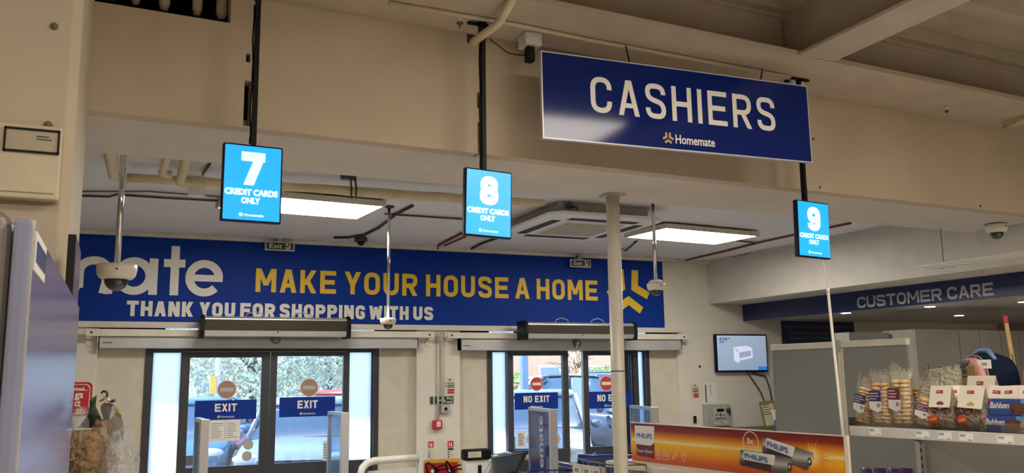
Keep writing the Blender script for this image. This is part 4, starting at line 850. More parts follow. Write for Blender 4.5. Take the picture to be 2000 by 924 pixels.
a, b, c, e = CB.off(-.295).rect(1773, 711, 1784, 737); tag(MB().pbox(CB.off(-.298), a, b, c, e, 0, .004).build('blue_card', mat('card_navy', (.02, .05, .14), .5)), 'narrow dark blue card on the panel left of the cupboards', 'card')
# hanging wire rack under the bulkhead
r0 = at(1838, 524, 'Y', 5.18); rd = -Y_; Lr = 2.2; rn = -X_
t = thing('wire_rack', 'white hanging wire rack below the bulkhead at right', 'wire rack', r0)
mb = MB()
for k in range(5): mb.tube([r0+rn*(.075*k), r0+rn*(.075*k)+rd*Lr], .0065, 6)
for k in range(18): mb.tube([r0+rd*(.12*k), r0+rd*(.12*k)+rn*.30], .006, 6)
mb.build('grid', mat('rack_white', (.78, .74, .66), .4), t)
for k in (0, 1):
    b_ = r0+rd*(.03+k*.95); a_ = V((b_.x, b_.y, UZ-.002)); MB().tube([b_, a_], .003, 5).lathe([(.012, 0), (.010, .03), (.004, .035)], b_, 8).build('suspension_wire', GUN, t)
def pd(x, y, d): return CAM + ray(x, y)*d
# ------------------------------------------------------------------ anti-theft antennas at the doors
AC = film('antenna_acrylic', (.62, .75, .86), .30, (.42, .58, .75), .08, bump=0)
ACB = film('antenna_blue', (.35, .50, .75), .78, (.02, .075, .24), .08, bump=0)
def antenna(x0, y0, x1, y1, label, sheet, txt=False):
    A, B = at(x0, y0, 'Z', 1.5), at(x1, y1, 'Z', 1.5); d = B-A; L = d.length; P = PL((B.x, B.y, 0), A-B); L = (A-B).length
    t = thing('security_antenna', label, 'security gate', P.pt(L/2, 0), 'anti-theft antennas by the doors')
    MB().pbox(P, 0, L, .10, 1.46, -.012, .012).build('panel', sheet, t)
    MB().pbox(P, L, L+.045, .02, 1.49, -.035, .035).build('post', ALUD, t, bevel=.006)
    MB().pbox(P, -.01, L, 1.46, 1.49, -.02, .02).pbox(P, -.015, 0, .02, 1.49, -.02, .02).build('edge_frame', mat('edge_alu', (.45, .50, .56), .3, .5), t)
    MB().pbox(P, -.05, L+.08, 0, .02, -.12, .12).build('base', ALUD, t)
    if txt:
        R = PL(P.pt(L*.64, .62, .014), Z_, P.u*-1); R.n = P.n
        btext('lettering', 'homemate', R, 0, .80, -.01, L*.22, .001, mat('antenna_letters', (.40, .48, .58), .4, var=0), t, .02)
antenna(399, 816, 386, 813, 'clear antenna panel with pale post in front of the left exit leaf', AC)
antenna(672, 803, 645, 801, 'clear blue antenna panel in front of the right exit leaf', AC)
antenna(1078, 797, 1036, 793, 'blue antenna with vertical white name in front of the right doors', ACB, True)
antenna(1276, 793, 1234, 789, 'clear antenna with grey post right of the white column', AC)
# ------------------------------------------------------------------ guard rails, entry unit, trolley bay
def zz(x, y, z): return at(x, y, 'Z', z)
a_, b_, c_ = zz(815, 894, 1.05), zz(730, 900.5, 1.05), zz(716, 902, 1.05)
t = thing('guard_rail', 'white tube guard rail with infill panel right of the exit doors', 'guard rail', V(((a_.x+c_.x)/2, (a_.y+c_.y)/2, 0)))
mb = MB().tube([a_, a_.lerp(b_, .5), b_, c_+(c_-b_)*.0+Z_*-.015, c_+(c_-b_)*.55-Z_*.05, c_+(c_-b_)*.85-Z_*.12, c_+(c_-b_)*.9-Z_*.3, V((c_.x+(c_-b_).x*.9, c_.y+(c_-b_).y*.9, 0))], .033, 12); mb.build('rail', mat('rail_white', (.66, .65, .60), .35), t)
MB().tube([a_+X_*.03+Z_*.05, V((a_.x+.03, a_.y, 0))], .03, 10).build('end_post', mat('post_grey', (.40, .40, .38), .5), t)
PR = PL((b_.x, b_.y, 0), a_-b_); Lr = (a_-b_).length
MB().pbox(PR, -.06, Lr-.02, .1, .965, -.01, .01).build('infill_panel', mat('rail_panel', (.62, .62, .58), .5), t)
mb = MB()
for u_ in (.07, Lr-.14): mb.lathe([(.012, 0), (.01, .005), (.002, .006)], PR.pt(u_, .91, .011), 8, PR.n)
mb.build('screw', INK, t)
a_, b_ = zz(956, 890, 1.02), zz(905, 893, 1.02)
P = PL((b_.x, b_.y, 0), (a_-b_)); L = (a_-b_).length
t = thing('entry_unit', 'white entry post with black rounded top bar and cream label', 'entry post', P.pt(L/2, 0))
MB().pbox(P, .0, L, .99, 1.09, -.07, .05).build('top_bar', BLACK, t, bevel=.018, seg=3)
MB().pbox(P, L*.10, L*.60, 1.015, 1.07, .05, .053).build('label_plate', mat('label_cream', (.62, .58, .44), .5), t); lines(P, L*.14, L*.56, 1.02, 1.065, 3, .0535, 3, .25).build('label_print', GREYP, t)
MB().pbox(P, L*.05, L*.95, .0, .985, -.06, .03).build('body', WPL2, t, bevel=.006); MB().pbox(P, L*.50, L*.64, .55, .94, .03, .033).build('dark_slot', BLACK, t)
a_, b_ = zz(890, 903, .9), zz(992, 888, .98)
a2, b2 = zz(990, 887, .96), zz(1135, 913, .96); c0 = zz(958, 893, .96)
t = thing('bay_rail', 'long chrome rail sloping right in front of the right doors', 'rail', V((a2.x, a2.y, 0)))
MB().tube([c0, a2-(a2-c0)*.08, a2, a2+(b2-a2)*.06, b2+(b2-a2)*.08], .026, 12).build('tube', mat('rail_chrome', (.62, .68, .74), .18, .9), t)
MB().tube([c0-Z_*.02, V((c0.x, c0.y, 0))], .024, 10).tube([a2-Z_*.02, V((a2.x, a2.y, 0))], .024, 10).build('leg', RAILW, t)
a2, b2 = zz(1000, 921, .78), zz(1062, 932, .78); tag(MB().tube([a2, b2], .015, 8).build('lower_rail', mat('rail_navy', (.02, .06, .22), .3)), 'thin blue lower rail under the chrome rail', 'rail')
BLUEP = mat('trolley_blue', (.010, .035, .24), .25); 
def trolley(x, y, ang_, label, sc=1.12):
    t = thing('shopping_trolley', label, 'shopping trolley', (0, 0, 0), 'blue shopping trolleys')
    mb = MB(); w, l = .26, .42
    top = [(-w, -l), (w, -l), (w*.8, l), (-w*.8, l)]; bot = [(-w*.75, -l*.7), (w*.75, -l*.7), (w*.6, l*.85), (-w*.6, l*.85)]
    r0 = [V((a, b, .62)) for a, b in bot]; r1 = [V((a, b, .98)) for a, b in top]; r2 = [V((a*.95, b*.95, .98)) for a, b in top]; r3 = [V((a*.94, b*.94, .64)) for a, b in bot]
    [mb.tube([a_.lerp(b_, f) for a_, b_ in zip(r0, r1)]+[r0[0].lerp(r1[0], f)], .006, 6) for f in (0, .2, .4, .6, .85)]
    for i in range(4):
        for k in range(8): mb.tube([r0[i].lerp(r0[(i+1) % 4], k/8), r1[i].lerp(r1[(i+1) % 4], k/8)], .004, 5)
    for k in range(7): mb.tube([r0[0].lerp(r0[1], k/6), r0[3].lerp(r0[2], k/6)], .004, 5)
    mb.build('basket', BLUEP, t)
    MB().tube([V((*p, .985)) for p in top]+[V((*top[0], .985))], .013, 8).build('rim', BLUEP, t)
    gp = [r0[i].lerp(r1[i], .72)*1.0+V((0, 0, 0)) for i in range(4)]; gp = [V((p.x*1.03, p.y*1.03, p.z)) for p in gp]; MB().tube(gp+[gp[0]], .010, 6).build('green_band', GRN2, t)
    MB().tube([(-w, -l, .98), (-w, -l-.10, 1.04), (w, -l-.10, 1.04), (w, -l, .98)], .016, 10).build('handle', BLUEP, t)
    for sx in (-1, 1):
        MB().tube([(sx*w*.7, -l*.7, .62), (sx*w*.8, -l*.9, .15), (sx*w*.8, l*.8, .13)], .014, 8).build('frame_leg', CHROME, t)
        for sy in (-.85, .8): MB().lathe([(.06, -.015), (.065, 0), (.06, .015)], (sx*w*.8, sy*l, .066), 14, X_).build('wheel', BLACK, t)
    t.location = (x, y, 0); t.rotation_euler = (0, 0, ang_); t.scale = (1, 1, sc); return t
p = zz(1080, 931, .98); trolley(p.x, p.y, -.5, 'blue trolley basket with green band by the blue antenna', 1)
p = zz(1204, 896, 1.1); trolley(p.x, p.y, -.6, 'blue trolley partly hidden left of the white column')
# ------------------------------------------------------------------ point-of-sale monitor
TLp, TRp, BLp = pd(962, 891, 4.9), pd(1011, 899, 4.75), pd(940, 932, 4.72)
MP = PL(TLp, TRp-TLp, TLp-BLp); MP.u = (MP.u-MP.w*MP.u.dot(MP.w)).normalized(); MP.n = MP.u.cross(MP.w); wd_ = (TRp-TLp).length; hd = .20
t = thing('checkout_monitor', 'black tilted checkout monitor at the bottom edge', 'monitor', V((TLp.x, TLp.y, TLp.z-.4)))
MB().pbox(MP, 0, wd_, -hd, 0, -.03, 0).build('housing', mat('monitor_black', (.012, .012, .015), .4, spec=.2), t, bevel=.006)
MB().pbox(MP, .012, wd_-.012, -hd+.01, -.034, .0005, .001).build('display', mat('monitor_glass', (.02, .035, .06), .08, spec=.4), t)
MB().pbox(MP, .0, wd_, -.030, -.027, .0, .003).build('seam', GUN, t)
c_ = MP.pt(wd_/2, -hd*.6, -.05); MB().tube([c_, c_-Z_*.25-MP.n*.05, V((c_.x, c_.y, c_.z-.5))], .03, 10).build('stand', BLACK, t)
# ------------------------------------------------------------------ battery advertising board on the checkout rack
pl_, pr_ = at(1232, 826, 'Z', 1.45), at(1648, 853, 'Z', 1.45)
PH = PL((pl_.x, pl_.y, 1.45), pr_-pl_); Lb = (pr_-pl_).length; hb_ = .255
t = thing('battery_display_board', 'orange and red printed battery advertising board on the checkout rack', 'advertising board', PH.pt(Lb/2, -hb_))
PM = ramp_mat('battery_print', 2, [(0, (.42, .055, .015)), (.18, (.62, .13, .012)), (.34, (.74, .33, .012)), (.50, (.76, .42, .02)), (.565, (.74, .62, .36)), (.60, (.74, .45, .04)), (.70, (.62, .20, .015)), (.84, (.22, .018, .012)), (1, (.13, .012, .018))], .32)
MB().pbox(PH, 0, Lb, -hb_, 0, -.012, 0).build('panel', PM, t)
mb = MB().pbox(PH, -.003, Lb, 0, .006, -.014, .003).pbox(PH, Lb, Lb+.022, -hb_, .006, -.016, .004); mb.build('edge_trim', mat('board_trim', (.66, .58, .48), .4), t)
f_ = lambda x, y: PH.px(x, y)
def pprism(mb, pts, d0=.0005, d1=.0012): return mb.prism(PH, [f_(*p) for p in pts], d0, d1)
pprism(MB(), [(1243, 861), (1278, 866), (1278, 896), (1244, 889)]).build('maroon_panel', mat('print_maroon', (.12, .012, .03), .35), t)
mb = MB(); pprism(mb, [(1240, 831), (1278, 833), (1278, 860), (1277, 866), (1272, 870.5), (1266, 870.5), (1242, 867)], .0013, .002); mb.build('white_badge', mat('print_white', (.66, .64, .62), .35, var=0), t)
PBL = mat('print_blue', (.03, .10, .36), .4, var=0); PW = mat('print_pale', (.74, .66, .58), .4, var=0)
def pword(txt, bl, br, tl, m_, font=True, name='lettering', dd=.003, bold=.02):
    a, b, c = f_(*bl), f_(*br), f_(*tl); o = V((a[0], a[1], 0)); e = V((b[0]-a[0], b[1]-a[1], 0)); Q = PL(PH.pt(a[0], a[1]), PH.u*e.x+PH.w*e.y, PH.w)
    Q.w = (PH.w*1.0); Q.n = PH.n; h = (c[1]-a[1]); return btext(name, txt, Q, 0, e.length, 0, h, dd, m_, t, bold)
pword('PHILIPS', (1244.5, 855), (1274, 857.5), (1244.5, 845.5), PBL)
pword('Power Alkaline', (1246, 883), (1276, 886), (1246, 876), PW, bold=0)
# small outline pictograms
mb = MB()
def poly_line(pts, th=.0035, dd=.002, closed=False):
    v = [V((*f_(*p), 0)) for p in pts]
    for q in strip(v, th, closed): mb.add([PH.pt(a.x, a.y, dd) for a in q], [(0, 1, 2, 3)])
poly_line([(1284, 877), (1289, 877.5), (1289, 896), (1284, 895.5)], closed=True); poly_line([(1284, 884), (1289, 884)]); poly_line([(1284, 890), (1289, 890)])
poly_line([(1294, 886), (1307, 888), (1307, 898.5), (1294, 896.5)], closed=True); poly_line([(1304, 888), (1296, 878)]); poly_line([(1295, 890), (1306, 892)])
poly_line([(1313, 895), (1320, 884), (1323, 886), (1316, 897)], closed=True); poly_line([(1320, 884), (1322, 881)])
poly_line([(1331, 889), (1334, 883), (1339, 883), (1341, 888), (1336, 902)], closed=True); poly_line([(1336, 887), (1337, 890), (1335, 890)], closed=True)
mb.build('pictogram', PW, t)
cu, cw = f_(1466.5, 865); ru = f_(1482, 865)[0]-cu; rw = f_(1466.5, 842.5)[1]-cw
MB().ring(PH, cu, cw, ru, rw, .005, .002).build('circle', PW, t); pword('3x', (1460, 867), (1472.5, 868), (1460, 855), PW)
MB().pbox(PH, cu-ru*.6, cu+ru*.7, cw-rw*.38, cw-rw*.33, .001, .002).build('circle_caption', PW, t)
# the sunburst and two pictured batteries, flat print
SB = bpy.data.materials.new('print_sunburst'); SB.use_nodes = True; n_ = SB.node_tree; b_ = n_.nodes['Principled BSDF']; b_.inputs['Roughness'].default_value = .32
tc = n_.nodes.new('ShaderNodeTexCoord'); mp_ = n_.nodes.new('ShaderNodeMapping'); gr = n_.nodes.new('ShaderNodeTexGradient'); gr.gradient_type = 'SPHERICAL'; rr_ = n_.nodes.new('ShaderNodeValToRGB')
mp_.inputs['Location'].default_value = (-1, -1, -1); mp_.inputs['Scale'].default_value = (2, 2, 2)
n_.links.new(tc.outputs['Generated'], mp_.inputs[0]); n_.links.new(mp_.outputs[0], gr.inputs[0]); n_.links.new(gr.outputs[1], rr_.inputs[0]); n_.links.new(rr_.outputs[0], b_.inputs['Base Color'])
e_ = rr_.color_ramp.elements; e_[0].color = (.60, .16, .012, 1); e_[1].color = (.80, .66, .40, 1); x_ = e_.new(.45); x_.color = (.76, .38, .03, 1)
mb = MB(); su, sw = f_(1588, 893)
for k in range(44):
    a0 = 6.2832*k/44; R_ = (.13 if k % 2 else .10)*(.75+.25*abs(math.sin(k*2.3))); w_ = .055
    pts = [(su+.012*math.cos(a0-.5), sw+.012*math.sin(a0-.5)), (su+R_*math.cos(a0), sw+R_*.85*math.sin(a0)), (su+.012*math.cos(a0+.5), sw+.012*math.sin(a0+.5))]
    pts = [(min(u, Lb-.002), max(-hb_+.002, min(-.002, w))) for u, w in pts]
    mb.prism(PH, pts, .0004, .0007+.00001*k)
mb.build('sunburst', SB, t)
MSIL = ramp_mat('print_metal', 2, [(0, (.05, .045, .04)), (.3, (.12, .11, .10)), (.55, (.45, .43, .40)), (.75, (.22, .20, .19)), (1, (.06, .05, .05))], .3)
PDK = mat('print_dark', (.045, .02, .02), .35)
def printed_battery(q, frac, d):
    """q: four px corners (left-top, right-top, right-bottom, left-bottom)"""
    lt, rt_, rb, lb = [V((*f_(*p), 0)) for p in q]; L_ = lambda a, b, k: a.lerp(b, k)
    def seg(k0, k1, v0, v1, m_, nm, dd, rnd=0):
        a, b, c, e = L_(lt, rt_, k0), L_(lt, rt_, k1), L_(lb, rb, k1), L_(lb, rb, k0)
        p = [a.lerp(e, v0), b.lerp(c, v0), b.lerp(c, v1), a.lerp(e, v1)]
        pl = fillet([(x.x, x.y) for x in p], rnd, True) if rnd else p
        MB().prism(PH, [(x.x, x.y) for x in pl], dd-.0004, dd).build(nm, m_, t)
    seg(-.02, frac, 0, 1, PDK, 'battery_body', d, .012); seg(-.03, .07, .0, .9, MSIL, 'battery_cap', d+.0005, .008); seg(frac-.06, 1, .02, .98, MSIL, 'battery_barrel', d+.001, .012)
    seg(.04, frac-.02, .02, .60, MATS['print_white'], 'battery_label', d+.0015, .012)
    c = L_(L_(lt, rt_, .985), L_(lb, rb, .985), .5); MB().disc(PH, c.x, c.y, .013, .022, d, d+.002, 18).build('battery_end', PDK, t); MB().disc(PH, c.x, c.y, .006, .010, d+.002, d+.003, 14).build('battery_terminal', MATS['print_white'], t)
printed_battery([(1494, 853), (1590, 884), (1577, 920), (1491, 885)], .66, .002)
printed_battery([(1450, 879), (1549, 893), (1541, 930), (1448, 908)], .70, .005)
pword('PHILIPS', (1500.5, 872), (1541, 886), (1501.5, 861), PBL, dd=.0085, bold=.025); pword('PHILIPS', (1457, 894), (1502, 904), (1457.5, 884), PBL, dd=.0115, bold=.025)
# rack that carries the board
t = thing('checkout_rack', 'cream checkout rack with sloping top under the battery board', 'display rack', PH.pt(Lb/2, -1.45))
MB().pbox(PH, -.10, Lb-.01, -hb_-.045, -hb_-.002, -.2, .16).build('top_tray', mat('rack_cream', (.56, .52, .45), .5), t, bevel=.006); MB().pbox(PH, -.04, Lb-.02, -1.45, -hb_-.046, -.15, .10).build('rack_body', MATS['rack_cream'], t)
# wire basket and label strip in front
P0 = at(1118, 906, 'Z', 1.18); P1 = at(1178, 914, 'Z', 1.18); WB = PL(P0, P1-P0)
t = thing('wire_basket', 'brown grey wire basket before the column foot', 'wire basket', WB.pt(.1, -.3))
mb = MB(); q0, q1 = at(1192, 896, 'Z', 1.2), at(1262, 908, 'Z', 1.2); bx = PL(q0, q1-q0); L_ = (q1-q0).length
for k in range(4): mb.tube([bx.pt(-.0, -.05*k, 0), bx.pt(L_, -.05*k, 0)], .004, 6)
mb.tube([bx.pt(0, 0, 0), bx.pt(0, .01, .26), bx.pt(L_, .01, .26), bx.pt(L_, 0, 0)], .005, 6)
for k in range(7): mb.tube([bx.pt(L_*k/6, 0, .26), bx.pt(L_*k/6, -.16, .24), bx.pt(L_*k/6, -.16, .0), bx.pt(L_*k/6, 0, 0)], .003, 6)
mb.build('wires', mat('wire_brown', (.16, .13, .10), .4, .6), t)
t.location = t.location
t = thing('label_strip', 'beige price label strip in front of the blue trolleys', 'label strip', WB.pt(.1, -.1))
Lw = (P1-P0).length
MB().pbox(WB, 0, Lw, -.10, .0, -.02, 0).build('board', mat('strip_beige', (.52, .46, .36), .6, var=.08), t)
mb = MB()
for k in range(3): mb.pbox(WB, Lw*(.06+.32*k), Lw*(.30+.32*k), -.075, -.015, .001, .003)
mb.build('price_label', mat('label_beige', (.60, .56, .46), .6), t)
mb = MB()
for k in range(3): mb.pbox(WB, Lw*(.08+.32*k), Lw*(.22+.32*k), -.05, -.025, .003, .004)
mb.build('price_print', MATS['print_grey'], t)
MB().pbox(WB, 0, Lw, -.40, -.101, -.04, -.0).build('basket_side', MATS['rack_cream'], t)
# ------------------------------------------------------------------ grey partition screens
A_, B_ = at(1507, 673.5, 'Z', 2.0), at(1769, 660, 'Z', 2.0); GPn = PL((A_.x, A_.y, 0), B_-A_); Lg = (B_-A_).length; um = GPn.px(1645, 760)[0]
for i, (ua, ub) in enumerate(((0, um-.012), (um+.012, Lg))):
    t = thing('partition_screen', ['grey fabric partition screen, left half beside the television', 'grey fabric partition screen, right half behind the biscuits'][i], 'partition', GPn.pt((ua+ub)/2, 0), 'grey partition screens')
    MB().pbox(GPn, ua, ub, .06, 1.955, -.02, .0).build('fabric', GREYF, t)
    MB().pbox(GPn, ua-.005, ub+.005, 1.955, 2.0, -.03, .008).build('top_rail', mat('partition_white', (.62, .58, .50), .45), t, bevel=.003)
    MB().pbox(GPn, ua, ua+.02, 0, 1.954, -.028, .006 if i else .002).build('side_post', MATS['partition_white'] if i else GREYF, t)
t = thing('partition_post', 'white joining post between the two grey partition screens', 'post', GPn.pt(um, 0)); MB().pbox(GPn, um-.011, um+.011, 0, 1.953, -.02, .012).build('post', MATS['partition_white'], t); MB().pbox(GPn, um-.018, um+.018, 1.93, 2.01, .009, .02).build('clamp', GREYP, t)
p0, p1, p2 = pd(1608, 512, 4.78), pd(1617, 566, 4.78), pd(1652, 905, 4.78)
t = thing('telescopic_pole', 'slim white pole leaning up from the battery board to screen 9', 'pole', p2)
MB().tube([p1, p2, V((p2.x+(p2-p1).x*.3, p2.y, .0))], .0078, 10).build('lower_tube', mat('pole_white', (.66, .62, .55), .4), t); MB().tube([p0, p1], .0022, 8).build('upper_rod', MATS['pole_white'], t); MB().lathe([(.009, -.012), (.010, 0), (.006, .012)], p1, 10).build('collar', WPL2, t)
# ------------------------------------------------------------------ biscuit shelf
sl, sr = at(1661.6, 831.7, 'Z', 1.5), at(2000, 848, 'Z', 1.5); SH = PL((sl.x, sl.y, 1.5), sr-sl); Ls = 1.9
t = thing('gondola_shelf', 'grey metal shop shelf carrying biscuits at the right', 'shelf unit', SH.pt(Ls/2, -1.5))
MB().pbox(SH, 0, Ls, -.03, -.002, -.42, -.0).build('shelf_board', mat('shelf_grey', (.36, .34, .32), .45), t)
MB().pbox(SH, -.002, Ls, -.052, .0, .0, .012).build('price_rail', mat('rail_plastic', (.62, .61, .60), .22, .2, spec=.8), t, bevel=.004)
MB().pbox(SH, -.01, Ls, .001, .045, -.006, -.003).pbox(SH, -.012, -.009, .001, .045, -.2, -.003).build('clear_lip', glass('lip_clear', (.9, .9, .88), .9, .05), t)
BKP = SH.off(-.44); ub = BKP.px(1800, 890)[0]
MB().pbox(BKP, ub+.03, Ls+.3, -1.49, -.03, -.03, .0).build('back_panel', mat('gondola_white', (.56, .56, .53), .5, var=.03), t)
MB().pbox(BKP, ub, ub+.03, -1.49, -.03, -.04, .012).build('upright', mat('upright_white', (.58, .56, .52), .45), t)
mb = MB()
for k in range(16): mb.pbox(BKP, ub+.004, ub+.010, -.075-.042*k, -.050-.042*k, .0121, .0128)
mb.build('slot_row', BLACK, t)
MB().prism(PL(BKP.pt(ub+.012, 0, .01), SH.n, Z_), [(0, -.11), (.06, -.09), (.38, -.035), (.38, -.031), (0, -.031)], -.004, .004).build('bracket', mat('bracket_grey', (.30, .27, .25), .5), t)
MB().pbox(BKP, -.1, Ls+.3, -.475, -.452, .0, .40).build('lower_shelf', MATS['shelf_grey'], t)
MB().pbox(BKP, -.02, Ls, -1.5, -1.40, -.2, .40).build('plinth', MATS['shelf_grey'], t)
SF = SH.off(.0125)
for i, (x0, y0, x1, y1) in enumerate(((1697, 836, 1721, 851), (1788, 841, 1815, 856), (1831, 843.5, 1859, 859), (1872, 846, 1901, 862), (1947, 850, 1980, 867))):
    a, b, c, e = SF.rect(x0, y0, x1, y1); w, h = b-a, e-c
    t2 = thing('price_tag', 'white price tag on the shelf rail, '+['under the blue-labelled biscuits', 'left of three close tags', 'middle of three close tags', 'right of three close tags', 'under the blue biscuit boxes'][i], 'price tag', SF.pt((a+b)/2, c), 'price tags on the biscuit shelf')
    MB().pbox(SF, a, b, c, e, 0, .0012).build('paper', PAPER, t2); mb = MB()
    for k in range(8): mb.pbox(SF, a+w*(.08+.05*k), a+w*(.105+.05*k+(k % 3)*.006), c+h*.55, c+h*.88, .0012, .0018)
    mb.pbox(SF, b-w*.35, b-w*.08, c+h*.08, c+h*.2, .0012, .0018); mb.build('print', MATS['print_grey'], t2)
srot = math.atan2(SH.u.y, SH.u.x)
BIS = mat('biscuit', (.70, .44, .18), .75, var=.22, scale=60, bump=.3); BIS2 = mat('biscuit_dark', (.46, .25, .09), .75, var=.25, scale=60, bump=.3); CHO = mat('chocolate_biscuit', (.13, .055, .025), .6, var=.35, scale=60, bump=.3)
BAG = film('clear_bag', (.97, .96, .93), .22, (.74, .70, .60), .10, bump=1.2, scale=60)
def bag_mesh(w, d, h, top, seed):
    rs = random.Random(seed); rings = []; n = 20
    for i in range(10):
        k = i/9; z = h*k if k < .8 else h*.8+(top-h*.8)*(k-.8)/.2
        ww = w/2*(1 if k < .75 else 1+.1*(k-.75)/.25); dd = d/2*(1 if k < .55 else max(.05, 1-(k-.55)/.45))
        j = .02 if k < .7 else .28
        rings.append([V((math.copysign(abs(math.cos(a))**.6, math.cos(a))*ww*(1+rs.uniform(-j, j)), math.copysign(abs(math.sin(a))**.6, math.sin(a))*dd*(1+rs.uniform(-j, j)), z+(rs.uniform(-.03, .03) if k > .85 else rs.uniform(-.01, .01) if k > .7 else 0))) for a in [6.2832*q/n for q in range(n)]])
    return MB().loft(rings)
def biscuit_bag(label, lab, biscuit, txtcol, cols=2, rows=11, w=.098, h=.185, group='bags of stacked biscuits'):
    t = thing('biscuit_bag', label, 'biscuit bag', (0, 0, 0), group)
    bag_mesh(w, .07, h*1.12, h*1.35, hash(label) % 999).build('film', BAG, t)
    c0 = None
    for i in range(cols):
        for k in range(rows):
            cw = (w-.014)/cols
            if c0 is None: c0 = MB().ell((0, 0, 0), cw*.50, .026, h/rows*.56, 14, 8, .05).build('biscuit', biscuit, t); o = c0
            else: o = c0.copy(); COL.objects.link(o); o.parent = t
            o.location = (-w/2+.007+cw*(i+.5)+random.uniform(-.002, .002), random.uniform(-.004, .004), .010+h*(k+.5)/rows); o.rotation_euler = (random.uniform(-.12, .12), random.uniform(-.1, .1), random.uniform(0, 3))
    Q = PL((0, -.0375, 0), X_)
    lx0, lx1 = -w*.47, w*.20 if cols > 1 else w*.4
    MB().pbox(Q, lx0, lx1, h*.60, h*.86, -.001, 0).build('label_band', lab, t)
    MB().prism(Q, [(lx0, h*.60), (lx1, h*.60), (lx1, h*.40), ((lx0+lx1)/2+.01, h*.33), (lx0, h*.42)], -.001, 0).build('label_shield', mat('label_white', (.62, .60, .56), .5), t)
    btext('label_script', 'Digestive' if False else 'Dolce', Q, lx0+.006, lx1-.006, h*.64, h*.72, .001, mat(txtcol, (.66, .64, .70), .5, var=0), t, .01, .3) if False else lines(Q, lx0+.004, lx1-.004, h*.63, h*.83, 3, .0005, hash(label) % 77, .3).build('label_print', mat(txtcol, (.55, .52, .60), .5, var=0), t)
    MB().pbox(Q, lx1-.024, lx1-.006, h*.46, h*.55, 0, .0006).build('label_picture', mat('label_pic', (.25, .24, .23), .5), t)
    return t
def place(t, x, y, back, tilt=0, rz=0, scl=1):
    Q = SH.off(-back); u_, w_ = Q.px(x, y); t.location = Q.pt(u_, .002); t.rotation_euler = (0, tilt, srot+rz); t.scale = (scl,)*3
LBL = mat('label_navy', (.025, .020, .11), .5); LBR = mat('label_red', (.13, .014, .014), .5)
g1 = biscuit_bag('biscuit bag with blue label leaning at the left shelf end', LBL, BIS, 'script_lilac'); place(g1, 1686, 830, .10, .22, 0, 1.04)
g2 = biscuit_bag('upright biscuit bag with blue label, second from the shelf end', LBL, BIS, 'script_lilac', h=.20); place(g2, 1726, 830, .08, .0, 0, 1.08)
g3 = biscuit_bag('biscuit bag with dark red label standing third from the shelf end', LBR, mat('biscuit_gold', (.72, .50, .22), .75, var=.2, scale=60, bump=.3), 'script_pink', h=.205); place(g3, 1766, 832, .085, .0, -.12, 1.14)
g4 = biscuit_bag('brown biscuit bag behind the red-labelled one, label hidden', LBR, BIS2, 'script_pink', h=.19, cols=2); place(g4, 1795, 828, .17, .0, -.5)
g5 = biscuit_bag('brown biscuit bag fifth from the shelf end, seen between bags', LBR, BIS2, 'script_pink', h=.19); place(g5, 1818, 828, .20, .05, .2)
g6 = biscuit_bag('oat biscuit bag tilted beside the fig card bag', mat('label_plum', (.10, .03, .05), .5), BIS, 'script_pink', h=.145, rows=6); place(g6, 1806, 832, .055, .25, .1)
for i, (x, y, bk, lb) in enumerate(((1758, 822, .31, 'empty crumpled clear bag tops behind the red-labelled biscuits'), (1848, 822, .30, 'tall crumpled clear bag behind the fig card bag'))):
    t = thing('clear_bag', lb, 'plastic bag', (0, 0, 0), 'crumpled clear bags behind the biscuits'); bag_mesh(.17, .10, .24, .29 if i == 0 else .30, 5+i).build('film', film('milky_bag', (.95, .94, .88), .5, (.70, .66, .52), .12, bump=1.2, scale=50), t)
    o0 = None
    for k in range(10):
        if o0 is None: o0 = MB().ell((0, 0, 0), .030, .022, .009, 12, 7, .05).build('biscuit', BIS2, t); o = o0
        else: o = o0.copy(); COL.objects.link(o); o.parent = t
        o.location = (-.035 if k % 2 else .035, 0, .02+.018*(k//2)); o.rotation_euler = (.1, .1, k)
    place(t, x, y, bk)
CARD = mat('header_card', (.66, .60, .50), .6, var=.03); CLR = mat('logo_red', (.30, .03, .025), .5, var=0); STK = mat('sticker_red', (.52, .05, .02), .4); STY = mat('sticker_gold', (.66, .38, .04), .5, var=0)
